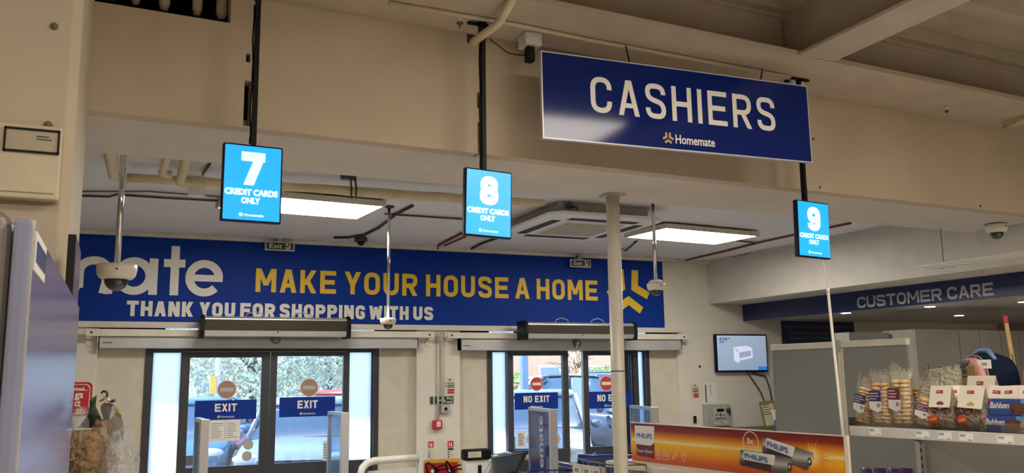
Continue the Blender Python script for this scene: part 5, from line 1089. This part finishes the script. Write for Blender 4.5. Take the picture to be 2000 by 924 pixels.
def card_bag(label, pic, sticker=True, w=.11, full=True):
    """clear bag of chocolate biscuits closed by a folded cardboard header"""
    t = thing('card_header_bag', label, 'sweets bag', (0, 0, 0), 'sweets bags with folded card tops')
    bag_mesh(w*1.15, .075, .115, .145, hash(label) % 999).build('film', BAG, t)
    o0 = None; rs = random.Random(len(label))
    for k in range(26):
        if o0 is None: o0 = MB().ell((0, 0, 0), .021, .016, .013, 9, 6, .16).build('sweet', CHO, t); o = o0
        else: o = o0.copy(); COL.objects.link(o); o.parent = t
        o.location = (rs.uniform(-w*.42, w*.42), rs.uniform(-.022, .018), .014+.088*(k/26)); o.rotation_euler = (rs.uniform(0, 3), rs.uniform(0, 3), rs.uniform(0, 3))
    T = [V((0, 0, 0))]
    mb = MB(); mb.add([(-w/2, -.040, .108), (w/2, -.040, .108), (w/2, -.004, .212), (-w/2, -.004, .212), (-w/2, -.038, .108), (w/2, -.038, .108), (w/2, .0, .214), (-w/2, .0, .214), (-w/2, .040, .108), (w/2, .040, .108), (w/2, .042, .108), (-w/2, .042, .108)],
        [(0, 1, 2, 3), (3, 2, 6, 7), (4, 7, 6, 5), (7, 6, 10, 11), (6, 7, 8, 9), (0, 4, 5, 1), (8, 11, 10, 9)]); mb.build('card_header', CARD, t)
    Q = PL(V((0, -.0405, .108)), X_, V((0, .036, .104)))
    MB().pbox(Q, -.022, .014, .072, .088, .0, .001).build('logo_patch', CLR, t); lines(Q, -.018, .010, .076, .084, 1, .0012, 1, .35).build('logo_print', CARD, t)
    mp = MB()
    for k in range(3): mp.disc(Q, -.004+.009*k, .020+.004*(k % 2), .010, .008, .0002+.0003*k, .0006+.0003*k, 12)
    mp.build('fruit_picture', mat(*pic), t)
    if sticker:
        R = PL(V((-w*.28, -.045, .045)), X_)
        MB().disc(R, 0, 0, .026, .026, -.001, 0).build('sticker', STK, t); MB().prism(R, [(-.018, -.008), (.017, .004), (.017, .008), (-.018, -.004)], 0, .0006).prism(R, [(-.016, .0), (.015, .011), (.015, .014), (-.016, .004)], 0, .0006).build('sticker_print', STY, t)
    return t
FIG = ('fig_print', (.16, .05, .06), .5); DATE = ('date_print', (.50, .28, .04), .5); NUT = ('nut_print', (.10, .08, .05), .5)
c1 = card_bag('upright white card bag with fig picture and red sticker at its foot', FIG); place(c1, 1846, 836, .06, 0, .0)
c2 = card_bag('card bag with yellow fruit picture and red sticker, right of the fig bag', DATE, w=.125); place(c2, 1904, 839, .055, .05, -.05)
c3 = card_bag('slim card bag turned sideways between fig and yellow fruit bags', FIG, False, w=.075); place(c3, 1868, 834, .15, .0, .8)
c4 = card_bag('card bag behind the blue boxes, left of two small ones', NUT, False, w=.085); place(c4, 1950, 836, .14, .10, .1)
c5 = card_bag('card bag behind the blue boxes, right of two small ones', NUT, False, w=.085); place(c5, 1985, 838, .15, -.05, .1)
c6 = card_bag('white card bag sitting highest, in front of the backpack', NUT, False, w=.15); place(c6, 1927, 833, .22, .0, -.1, 1.0); c6.scale = (1, 1, 1.22)
c7 = card_bag('card bag cut by the right picture edge above the boxes', NUT, False, w=.085); place(c7, 2014, 838, .15, .05, .1)
BXB = mat('box_blue', (.03, .06, .24), .35, var=.05); BXL = mat('box_light_blue', (.10, .26, .50), .35)
for i, (x0, x1, y0, y1, bk) in enumerate(((1923, 2040, 815.5, 845, .035), (1932, 2048, 788, 817, .05))):
    Q = SH.off(-bk); a = Q.px(x0, y1)[0]; b = a+.30; zb_ = .002 if i == 0 else .0795; h = .076
    t = thing('biscuit_box', ['lower of two stacked blue biscuit boxes at the right edge', 'upper of two stacked blue biscuit boxes at the right edge'][i], 'biscuit box', Q.pt((a+b)/2, zb_), 'blue biscuit boxes')
    MB().pbox(Q, a, b, zb_, zb_+h, -.06, 0).build('carton', BXB, t, bevel=.001)
    MB().pbox(Q, a+.155, b-.001, zb_+.001, zb_+h-.001, 0, .0005).build('light_panel', BXL, t)
    btext('brand_script', 'Bahlsen', Q, a+.008, a+.10, zb_+h*.42, zb_+h*.80, .001, WHITE, t, .01, .35)
    mb = MB(); mb.disc(Q, a+.145, zb_+h*.42, .042, .028, .0006, .0014, 22).disc(Q, a+.112, zb_+h*.26, .012, .012, .0006, .0014, 12); mb.build('biscuit_picture', mat('pic_choc', (.10, .035, .022), .45, var=.3, scale=80), t)
    MB().prism(Q, [(a+.170, zb_+h*.30), (a+.186, zb_+h*.34), (a+.19, zb_+h*.68), (a+.174, zb_+h*.64)], .0015, .002).build('wafer_picture', mat('pic_wafer', (.50, .24, .07), .5), t)
    MB().pbox(Q, a+.002, a+.016, zb_+h*.82, zb_+h*.98, 0, .001).build('corner_mark', mat('corner_red', (.45, .03, .06), .5), t); MB().prism(Q, [(a+.235, zb_+h*.75), (a+.25, zb_+h*.75), (a+.243, zb_+h*.45)], .001, .0016).build('pink_mark', mat('mark_pink', (.45, .02, .20), .5), t)
# backpacks standing behind
NVY = mat('backpack_navy', (.006, .011, .026), .8, var=.2, scale=40, bump=.1, spec=.08); PNK = mat('backpack_pink', (.52, .26, .24), .6); STRP = mat('strap_blue', (.12, .19, .34), .5)
KRAFT = mat('kraft_card', (.36, .22, .09), .7)
def backpack(label, full=True):
    t = thing('backpack', label, 'backpack', (0, 0, 0), 'pink and navy backpacks'); n = 28
    def ring(y, sx, sz, cz_): return [V((math.copysign(abs(math.cos(a))**.75, math.cos(a))*sx, y, cz_+math.copysign(abs(math.sin(a))**.75, math.sin(a))*sz)) for a in [6.2832*k/n for k in range(n)]]
    MB().loft([ring(-.055, .115, .150, .155), ring(-.045, .125, .160, .160), ring(.03, .128, .163, .163), ring(.09, .115, .150, .155), ring(.12, .07, .11, .14)]).build('body', NVY, t)
    MB().loft([ring(-.085, .098, .130, .150), ring(-.078, .112, .146, .154), ring(-.054, .116, .152, .155)]).build('front_panel', PNK, t)
    MB().tube(ring(-.052, .121, .157, .157)+ring(-.052, .121, .157, .157)[:1], .0035, 6).build('zip', mat('zip_grey', (.30, .20, .20), .4), t)
    if full:
        MB().tube([(-.085, 0, .285), (-.07, 0, .318), (-.02, 0, .336), (.04, 0, .332), (.09, 0, .29)], [.010, .013, .014, .013, .010], 10).build('handle', STRP, t)
        for k in range(3): MB().tube([(-.03+.028*k, -.05, .305), (-.045+.03*k, -.088, .285), (-.06+.026*k, -.092, .262)], .007, 8).build('strap', mat('strap_grey', (.10, .10, .12), .6), t)
        Q = PL((0, -.093, 0), X_); MB().pbox(Q, -.045, .085, .06, .268, -.004, .0).build('card_insert', KRAFT, t); MB().pbox(Q, -.036, .07, .218, .224, 0, .001).pbox(Q, -.036, .01, .232, .255, 0, .001).build('card_print', INK, t)
    return t
b1 = backpack('navy backpack with pink front and white tag behind the sweets'); Q = SH.off(-.36); u_, _ = Q.px(1932, 800); b1.location = Q.pt(u_, .002); b1.rotation_euler = (0, 0, srot-.6); b1.scale = (1.2, 1.1, 1.16)
b2 = backpack('second pink backpack cut by the right picture edge', False); u_, _ = Q.px(2062, 800); b2.location = Q.pt(u_, .002); b2.rotation_euler = (0, 0, srot-.5); b2.scale = (1.1, 1.1, 1.05)
Q = SH.off(-.24); a, b, c, e = Q.rect(1908, 703, 1937, 720); t = thing('swing_tag', 'white swing tag hanging in front of the backpack', 'tag', Q.pt((a+b)/2, c))
MB().pbox(Q, a, b, c, e, 0, .0015).build('card', PAPER, t); mb = MB()
for k in range(7): mb.pbox(Q, (a+b)/2-.012+.0038*k, (a+b)/2-.0100+.0038*k, c+(e-c)*.35, c+(e-c)*.65, .0015, .002)
mb.build('barcode', INK, t); MB().tube([Q.pt(a+.01, e-.004, .001), Q.pt(a+.005, e+.02, -.06)], .0012, 5).build('string', INK, t)
a_, b_ = pd(1962.5, 617, 5.0), pd(1985, 745, 5.0); dv = (b_-a_).normalized(); ST = PL(b_, rt, -dv); ST.u = (ST.u-ST.w*ST.u.dot(ST.w)).normalized(); ST.n = ST.u.cross(ST.w); LS = (b_-a_).length
t = thing('wooden_stick', 'wooden stick with red tip rising behind the backpack', 'stick', b_); MB().pbox(ST, -.011, .011, -.25, LS*.89, -.004, .004).build('shaft', mat('stick_wood', (.50, .32, .13), .5, var=.15, scale=30), t); MB().pbox(ST, -.011, .011, LS*.89, LS, -.0045, .0045).build('tip', mat('stick_red', (.45, .04, .05), .45), t); MB().pbox(ST, -.002, .003, LS*.05, LS*.42, .004, .0055).build('dark_groove', INK, t)
# purple packets on the lower shelf
PUR = mat('packet_purple', (.085, .035, .22), .28, var=.25, scale=25, bump=.4)
Q = BKP.off(.22); zl = -.452
for i, x in enumerate((1692, 1719, 1745, 1770)):
    u_, w_ = Q.px(x, 915); t = thing('purple_packet', 'purple shiny packet on the lower shelf, '+['leftmost', 'second from left', 'third from left', 'rightmost'][i], 'packet', (0, 0, 0), 'purple packets on the lower shelf')
    hh = w_-zl; rs = random.Random(i); rings = []
    for k in range(7):
        f = k/6; rings.append([V((math.cos(a)*.036*(1+rs.uniform(-.05, .05)), math.sin(a)*(.026*(math.sin(math.pi*min(1, f*.93+.06))**.5)+.002), hh*f*(1+rs.uniform(-.01, .01)))) for a in [6.2832*q/14 for q in range(14)]])
    MB().loft(rings).build('pouch', PUR, t); MB().pbox(PL((0, 0, 0), X_), -.037, .037, hh*.93, hh*1.0, -.003, .003).build('seal', mat('packet_lilac', (.20, .11, .38), .3), t)
    t.location = Q.pt(u_, zl+.001); t.rotation_euler = (0, 0, srot+(.1 if i % 2 else -.15))
# ------------------------------------------------------------------ left edge: cooler, flag sign, red sign, bread
f0 = at(66, 440, 'Z', 2.0); f1 = at(155, 601, 'Z', 2.0)
fx = f0.x; fy0, fy1 = f0.y, f1.y
SIDE = PL((fx, fy0, 0), (f1-f0)-Z_*(f1-f0).z)
t = thing('drinks_cooler', 'tall grey drinks cooler with rounded corner and violet side at left', 'cooler', (fx-.35, (fy0+fy1)/2, 0))
Ld = (f1-f0).length; sd_ = SIDE.u; 
prof = []
R = .05
MB().pbox(SIDE, -.03, Ld, .0, 2.02, -.72, -.022).build('cabinet', mat('cooler_grey', (.17, .15, .13), .25, .15, var=.08, scale=3), t, bevel=.03, seg=5)
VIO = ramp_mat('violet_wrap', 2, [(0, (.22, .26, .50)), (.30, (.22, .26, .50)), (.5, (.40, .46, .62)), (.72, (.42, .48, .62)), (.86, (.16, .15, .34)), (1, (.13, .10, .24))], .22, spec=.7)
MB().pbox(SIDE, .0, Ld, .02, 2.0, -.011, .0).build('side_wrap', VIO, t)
MB().pbox(SIDE, -.022, -.004, .02, 2.005, -.021, .0).build('edge_strip', mat('edge_lilac', (.24, .25, .36), .15, .1, spec=.8), t, bevel=.006)
MB().pbox(SIDE, -.0039, .003, .02, 2.006, -.012, .002).build('edge_line', mat('edge_silver', (.50, .46, .40), .3, .3), t)
a, b, c, e = SIDE.px(69, 452)[0], SIDE.px(85, 540)[0], SIDE.px(70, 535)[1], SIDE.px(70, 452)[1]
MB().pbox(SIDE, a, b, c, e, .0, .002).build('sticker_border', PAPER, t); MB().pbox(SIDE, a+.015, b-.01, c+.012, e-.012, .002, .003).build('sticker', mat('sticker_navy', (.02, .04, .14), .3, var=.5, scale=20), t)
MB().tube([SIDE.pt(-.05, .9, -.02), SIDE.pt(-.06, .92, -.02), SIDE.pt(-.06, 1.66, -.02), SIDE.pt(-.05, 1.68, -.02)], .014, 10).build('handle', mat('handle_clear', (.45, .52, .60), .12, .6), t)
F0 = at(137, 458, 'Y', 2.72); a_ = at(149, 458, 'Y', 2.72); fz0 = at(136, 548, 'Y', 2.72).z
b_ = at(156, 500, 'Y', 3.06)
FP = PL((a_.x, 2.72, 0), V((b_.x-a_.x, .36, 0)))
t = thing('flag_sign', 'dark edged violet flag sign projecting from the pillar', 'sign', V((a_.x, 2.9, fz0-.25)))
MB().pbox(FP, 0, .36, fz0-.25, a_.z, -.020, 0).build('casing', BLACK, t); MB().pbox(FP, .004, .36, fz0-.245, a_.z-.005, .0, .002).build('face', mat('flag_violet', (.12, .07, .15), .25, var=.3, scale=4), t)
FBK = BACK.off(.004); a, b, c, e = FBK.rect(110, 747, 177.5, 812)
t = thing('red_wall_sign', 'red rounded wall sign with white serif words behind the bags', 'sign', FBK.pt((a+b)/2, c)); w, h = b-a, e-c
rr = lambda k: [(p.x, p.y) for p in fillet([(a+k, c+k), (b-k, c+k), (b-k, e-k), (a+k, e-k)], .05, True)]
MB().prism(FBK, rr(0), 0, .004).build('plate', mat('wall_sign_red', (.52, .02, .025), .45), t); MB().prism(FBK, rr(.018), .004, .0045).build('white_line', WHITE, t); MB().prism(FBK, rr(.024), .0045, .005).build('inner_plate', MATS['wall_sign_red'], t)
for s_, x0, x1, y0, y1 in (('vised...', 144, 171, 756, 763), ('gs', 146, 162, 768, 782), ('ct', 146, 157, 782, 794), ('sh', 149, 165, 795, 808)):
    a_, b_, c_, e_ = FBK.rect(x0, y0, x1, y1); btext('lettering', s_, FBK, a_, b_, c_, e_, .006, WHITE, t, .03)
# bags on the display stand at lower left
D_ = 2.55
st = pd(170, 960, D_); zs = st.z
t = thing('bread_stand', 'low display stand under the bread bags at the left', 'stand', (st.x, st.y, 0)); MB().box(st.x-.08, st.x+.22, st.y-.2, st.y+.22, zs-.03, zs).build('top', MATS['rack_cream'], t, bevel=.004); MB().box(st.x-.06, st.x+.20, st.y-.18, st.y+.20, 0, zs-.03).build('body', MATS['rack_cream'], t)
BRD = mat('bread_crust', (.30, .16, .065), .7, var=.25, scale=25, bump=.3)
BBAG = film('bread_film', (.92, .88, .82), .40, (.50, .36, .22), .10, bump=1.5, scale=55); CBAG = film('clear_film', (.94, .95, .96), .30, (.66, .67, .70), .08, bump=1.3, scale=42)
def loose_bag(name, label, x, y0, y1, wpx_, film_, inner, seed, dd=0, cat='bread bag', dpt=.09, tap=.45):
    top, bot = pd(x, y0, D_+dd), pd(x, y1, D_+dd); t = thing(name, label, cat, V((bot.x, bot.y, bot.z))); h = top.z-bot.z; w = wpx_/FPX*(D_+dd); rs = random.Random(seed); n = 22; rings = []
    for i in range(11):
        f = i/10; k = (1-tap*f**2.2); j = .06+.13*f
        rings.append([bot+V((math.cos(a)*w/2*k*(1+rs.uniform(-j, j)), math.sin(a)*dpt/2*(1 if f < .6 else max(.12, 1-(f-.6)/.45))*(1+rs.uniform(-j, j)), h*f+rs.uniform(-.006, .006))) for a in [6.2832*q/n for q in range(n)]])
    MB().loft(rings).build('film', film_, t)
    for k in range(inner):
        MB().ell(bot+V((rs.uniform(-.24, .24)*w, rs.uniform(-.012, .012), h*(.12+.66*(k+.5)/inner))), w*rs.uniform(.20, .34), dpt*.34, h*rs.uniform(.09, .13), 14, 9, .10).build('bread_roll', BRD, t)
    return t
loose_bag('bread_bag', 'front clear bread bag with brown rolls beside the violet cooler side', 160, 842, 962, 92, BBAG, 9, 3, 0)
loose_bag('bread_bag', 'rear bread bag with pale rolls behind the front bread bag', 193, 822, 962, 66, BBAG, 7, 5, .12, tap=.6)
loose_bag('plastic_bag', 'crumpled clear plastic bag right of the bread bags', 232, 838, 966, 72, CBAG, 0, 8, .02, 'plastic bag')
t = thing('leaf_packet', 'silver grey pointed packet with orange edge on a hook above the bags', 'packet', pd(212, 850, 2.82))
def flat_px(mb, pts, d, th=.006, bulge=0):
    a = [pd(x, y, d-bulge*math.sin(math.pi*(i+.5)/len(pts))) for i, (x, y) in enumerate(pts)]; n = len(a); c = sum(a, V())/n-fw*(th+bulge*.6); c2 = sum(a, V())/n+fw*th
    return mb.add(a+[c, c2], [(i, (i+1) % n, n) for i in range(n)]+[((i+1) % n, i, n+1) for i in range(n)])
flat_px(MB(), [(197, 792), (204, 786), (220, 789), (232, 800), (240, 822), (242, 845), (240, 860), (214, 860), (204, 826), (196, 800)], 2.82, .02).build('pouch', mat('pouch_grey', (.28, .27, .24), .3, .3, var=.3, scale=14, bump=.3), t)
flat_px(MB(), [(224, 795), (230, 800), (238, 812), (235, 814), (228, 806)], 2.795, .004).build('orange_edge', mat('edge_orange', (.42, .22, .02), .5), t); flat_px(MB(), [(193, 783), (206, 775), (204, 782), (195, 786)], 2.80, .004).build('orange_tab', MATS['edge_orange'], t)
flat_px(MB(), [(206, 776), (214, 776), (217, 783), (209, 785)], 2.79, .008).build('clip', mat('clip_white', (.60, .62, .62), .3), t)
MB().tube([pd(*p, 2.80) for p in ((198, 768), (201, 764.5), (207, 765), (210, 769), (208, 776))], .0035, 8).build('hook', GUN, t); MB().tube([pd(*p, 2.80) for p in ((214, 783), (219, 784), (224, 782))], .005, 8).build('twist_tie', GUN, t)
lp = t
t = thing('green_packet', 'dark green pointed packet with curled tip behind the bread', 'packet', pd(175, 840, 2.85))
flat_px(MB(), [(189, 772), (178, 779), (175, 783), (180, 792), (180, 800), (172, 815), (158, 832), (152, 836), (188, 836), (202, 834), (196, 812), (188, 796), (184, 786)], 2.85, .02).build('pouch', mat('packet_green', (.012, .035, .02), .25, var=.4, scale=12, bump=.3), t)
flat_px(MB(), [(189, 772), (177, 779), (181, 790)], 2.845, .004).build('tip', mat('tip_green', (.06, .16, .09), .4), t)
loose_bag('plastic_bag', 'clear bag of small goods behind the red sign edge', 150, 798, 962, 46, CBAG, 2, 21, .25, 'plastic bag')
# ------------------------------------------------------------------ outside the doors
struct(MB().box(-30, 50, 9.52, 70, -.15, -.02).build('ground_outside', mat('concrete', (.24, .24, .24), .9, var=.12, scale=.6)))
TYRE = mat('tyre', (.02, .02, .02), .8); RIM = mat('rim_alloy', (.45, .46, .48), .3, .8); CGL = mat('car_glass', (.05, .08, .11), .06, spec=.9); LAMP = mat('car_lamp', (.62, .66, .70), .12, spec=.8)
def car(name, label, paint, x, y, rz, L=4.4, Wd=1.8, H=1.45, suv=False, cat='car'):
    t = thing(name, label, cat, (0, 0, 0), 'parked cars outside'); hw = Wd/2; b = .98 if not suv else 1.10; k = 1 if not suv else 1.13
    st_ = [(-.5, .80, .42, .62), (-.485, .90, .25, .72*k), (-.40, .97, .22, .84*k), (-.25, 1.0, .22, .93*k), (.0, 1.0, .22, .96*k), (.3, 1.0, .22, .99*k), (.45, .95, .26, .98*k if not suv else 1.08), (.5, .85, .40, .88)]
    def ring(yy, w_, z0, z1): return [V((sx*w_*hw, yy*L, z)) for sx, z in ((-.80, z0), (.80, z0), (.97, z0+(z1-z0)*.2), (1, z0+(z1-z0)*.55), (.95, z0+(z1-z0)*.88), (.82, z1), (-.82, z1), (-.95, z0+(z1-z0)*.88), (-1, z0+(z1-z0)*.55), (-.97, z0+(z1-z0)*.2))]
    MB().loft([ring(*q) for q in st_]).build('body', paint, t, sub=1)
    z0 = .90*k; re = .40 if not suv else .46
    cab = [(-.27, .80, z0-.02), (-.13, .70, H-.06), (.02, .68, H-.02), (.20, .66, H-.04), (re, .74, z0+.06)]
    def cr(yy, w_, zt): return [V((sx*w_*hw*q, yy*L, zz_)) for sx, q, zz_ in ((-1, 1.15, z0-.05), (1, 1.15, z0-.05), (1, 1.12, z0), (1, 1, max(z0, zt-.05)), (1, .86, max(z0+.01, zt)), (-1, .86, max(z0+.01, zt)), (-1, 1, max(z0, zt-.05)), (-1, 1.12, z0))]
    MB().loft([cr(*q) for q in cab]).build('windows', CGL, t)
    MB().loft([[V((sx*w_*hw, yy*L, zt+dz)) for sx, dz in ((-1, -.02), (1, -.02), (.9, .03), (-.9, .03))] for yy, w_, zt in ((-.145, .70, H-.075), (-.10, .69, H-.03), (.05, .68, H-.01), (.20, .66, H-.02), (.25, .66, H-.06))]).build('roof', paint, t)
    for sx in (-1, 1):
        MB().tube([(sx*.86*hw, -.27*L, z0-.01), (sx*.71*hw, -.14*L, H-.06)], .035, 6).tube([(sx*.80*hw, .05*L, z0), (sx*.70*hw, .06*L, H-.04)], .03, 6).tube([(sx*.82*hw, re*L, z0+.04), (sx*.68*hw, .22*L, H-.05)], .05, 6).build('pillar', paint, t)
        MB().ell((sx*hw*1.08, -.20*L, z0+.05), .10, .06, .075).build('mirror', paint, t)
        MB().ell((sx*hw*.70, -.470*L, .66*k), .20, .12, .075).build('headlight', LAMP, t)
        MB().ell((sx*hw*.76, .475*L, .80*k), .12, .08, .10).build('tail_light', RED, t)
        for yy in (-.31, .31):
            r = .33 if not suv else .38
            MB().lathe([(r*.7, -.10), (r, -.09), (r, .09), (r*.7, .10)], (sx*(hw-.10), yy*L, r-.02), 24, X_).build('wheel', TYRE, t)
            o = t.children[-1] if False else None
            mb = MB().lathe([(r*.68, 0), (r*.66, .02), (r*.2, .03), (.02, .035)], (sx*(hw-.005), yy*L, r-.02), 20, X_*sx); mb.build('rim', RIM, t)
            MB().lathe([(r*1.18, -.05), (r*1.18, .035)], (sx*(hw-.03), yy*L, r+.02), 24, X_*sx).build('wheel_arch', TYRE, t)
    Q = PL((0, -.5*L+.0, 0), X_)
    mb = MB().pbox(Q, -.46, .46, .50*k, .64*k, -.10, .012).pbox(Q, -.62, .62, .28, .40, -.12, -.0); mb.build('grille', BLACK, t)
    MB().pbox(Q, -.26, .26, .42, .52, .013, .022).build('number_plate', PAPER, t)
    t.location = (x, y, 0); t.rotation_euler = (0, 0, rz); return t
def gp(x, d): p = pd(x, 740, d); return p.x, p.y
SILV = mat('paint_silver', (.26, .30, .34), .25, .3); WHT = mat('paint_white', (.72, .74, .76), .25); BLKP = mat('paint_black', (.02, .022, .028), .15, spec=.8); GRYP = mat('paint_grey', (.09, .10, .12), .2, .3); REDP = mat('paint_red', (.50, .04, .03), .3); BLUP = mat('paint_blue', (.10, .18, .27), .25, .3)
x, y = gp(604, 14.6); car('parked_car', 'silver car facing the right exit leaf outside', SILV, x, y, -.30)
x, y = gp(382, 15.5); car('parked_car', 'pale blue car outside the left exit leaf', BLUP, x, y, -.25)
x, y = gp(690, 20.0); car('parked_car', 'red car outside at the right edge of the exit doors', REDP, x, y, -1.1, 4.4, 1.8, 1.5)
x, y = gp(1053, 16.0); car('parked_car', 'silver grey car nose outside the left leaf of the right doors', mat('paint_pewter', (.18, .21, .24), .22, .3), x, y, -.45, 4.3, 1.8, 1.5)
x, y = gp(1168, 19.5); car('parked_car', 'grey off-road car outside the right leaf of the right doors', GRYP, x, y, .35, 4.6, 1.95, 1.78, True)
x, y = gp(1078, 26.0); car('parked_car', 'white car parked behind the silver grey car outside', WHT, x, y, -1.9, 4.6, 1.9, 1.75, True)
x, y = gp(1022, 34.0); car('parked_car', 'small red car far outside the right doors', REDP, x, y, -1.0)
x, y = gp(1178, 29.5); car('parked_car', 'black car behind the grey off-road car outside', BLKP, x, y, -.9, 4.6, 1.9, 1.85, True)
LEAF = mat('leaf_green', (.46, .50, .36), .6, var=.35, scale=3); LEAF2 = mat('leaf_lime', (.34, .40, .10), .6, var=.3, scale=3); BARK = mat('bark', (.12, .09, .07), .9)
def tree(name, label, x, y, cz_, rx, rz_, n, m_, sz, seed, cat='tree'):
    rs = random.Random(seed); t = thing(name, label, cat, (x, y, -.02)); mb = MB()
    for i in range(n):
        while True:
            q = V((rs.uniform(-1, 1), rs.uniform(-1, 1), rs.uniform(-1, 1)))
            if .35 < q.length < 1: break
        c = V((x+q.x*rx, y+q.y*rx, cz_+q.z*rz_)); a = V((rs.uniform(-1, 1), rs.uniform(-1, 1), rs.uniform(-1, 1))).normalized(); b = a.cross(V((rs.uniform(-1, 1), rs.uniform(-1, 1), .3))).normalized()
        s_ = sz*rs.uniform(.6, 1.3); mb.add([c-a*s_, c-b*s_*.45, c+a*s_, c+b*s_*.45], [(0, 1, 2, 3)])
    mb.build('foliage', m_, t)
    mb = MB().tube([(x, y, -.02), (x+.05, y, cz_*.5), (x, y, cz_)], [.14, .11, .07], 8)
    for k in range(6): a = k*1.05; mb.tube([(x, y, cz_*.6+.1*k), (x+rx*.6*math.cos(a), y+rx*.6*math.sin(a), cz_+rz_*.3)], [.05, .02], 6)
    mb.build('trunk', BARK, t)
x, y = gp(490, 24); tree('leafy_tree', 'large bright leafy tree filling the exit doors outside', x, y, 2.9, 2.4, 2.5, 13000, LEAF, .075, 1)
x, y = gp(640, 29.5); tree('leafy_tree', 'second leafy tree outside behind the right exit leaf', x, y, 2.6, 1.3, 2.2, 5000, LEAF, .08, 2)
x, y = gp(1006, 30); tree('roadside_bush', 'lime green bush far outside at the left of the right doors', x, y, .95, .8, .9, 700, LEAF2, .13, 3, 'bush')
x, y = gp(1188, 36); tree('roadside_bush', 'lime green bush behind the black car outside', x, y, 1.3, 1.3, .9, 700, LEAF2, .13, 4, 'bush')
t = thing('bare_tree', 'bare branched tree outside between the right door leaves', 'tree', (*gp(1122, 33), -.02)); rs = random.Random(9); bx_, by_ = gp(1122, 33)
mb = MB().tube([(bx_, by_, -.02), (bx_, by_, 2.2)], [.12, .08], 7)
for k in range(46):
    a = rs.uniform(0, 6.28); z = rs.uniform(1.3, 3.2); p1 = V((bx_+rs.uniform(-.3, .3), by_, z)); p2 = p1+V((math.cos(a)*rs.uniform(.4, 1.1), math.sin(a)*.6, rs.uniform(.2, .9))); mb.tube([p1, p1.lerp(p2, .5)+V((0, 0, .08)), p2], [.022, .016, .008], 5)
mb.build('branches', BARK, t)
BLO = mat('render_orange', (.62, .36, .20), .8, var=.06, scale=1); BLC = mat('render_cream', (.66, .56, .42), .8, var=.06, scale=1); PAN = mat('window_grey', (.22, .26, .30), .3)
def building(label, x, d, w, dep, h, m_, rows, seed):
    px, py = gp(x, d); t = thing('building', label, 'building', (px, py, -.02)); o = MB().box(px-w/2, px+w/2, py, py+dep, -.02, h).build('wall', m_, t)
    MB().box(px-w/2-.15, px+w/2+.15, py-.15, py+dep, h, h+.25).build('parapet', BLC, t)
    nw = max(2, int(w/2.6))
    for r in range(rows):
        for k in range(nw):
            cx = px-w/2+w*(k+.5)/nw; z = .9+2.8*r
            f = MB().box(cx-.6, cx+.6, py-.04, py+.02, z, z+1.3).build('window', WPL2, t); MB().box(cx-.52, cx+.52, py-.06, py-.03, z+.08, z+1.22).build('pane', PAN, f)
building('cream building outside at the left edge of the exit doors', 345, 34, 5, 6, 3.0, mat('render_peach', (.66, .48, .30), .8, var=.05, scale=1), 1, 1)
building('ochre building outside at the right edge of the exit doors', 690, 34, 5, 6, 3.6, mat('render_ochre', (.60, .46, .24), .8, var=.05, scale=1), 1, 2)
building('orange building far outside the right doors', 1120, 44, 16, 6, 6.5, BLO, 2, 3)
x, y = gp(425, 20); t = thing('street_pole', 'pale street pole with yellow box outside the left exit leaf', 'pole', (x, y, -.02)); MB().tube([(x, y, -.02), (x, y, 4.6)], .065, 10).build('pole', mat('pole_pale', (.50, .56, .62), .5), t); MB().box(x-.17, x-.03, y-.1, y+.0, 1.45, 1.85).build('yellow_box', mat('box_yellow', (.62, .38, .06), .5), t)
x, y = gp(1024, 22.5); t = thing('street_pole', 'thick blue grey post outside behind the left leaf of the right doors', 'pole', (x, y, -.02)); MB().box(x-.085, x+.085, y-.08, y+.08, -.02, 3.6).build('pole', mat('post_bluegrey', (.16, .22, .30), .5), t, bevel=.01); MB().box(x-.2, x+.2, y-.2, y+.2, -.02, .03).build('base_plate', GREYP, t)
# ------------------------------------------------------------------ finish
bpy.context.view_layer.update()
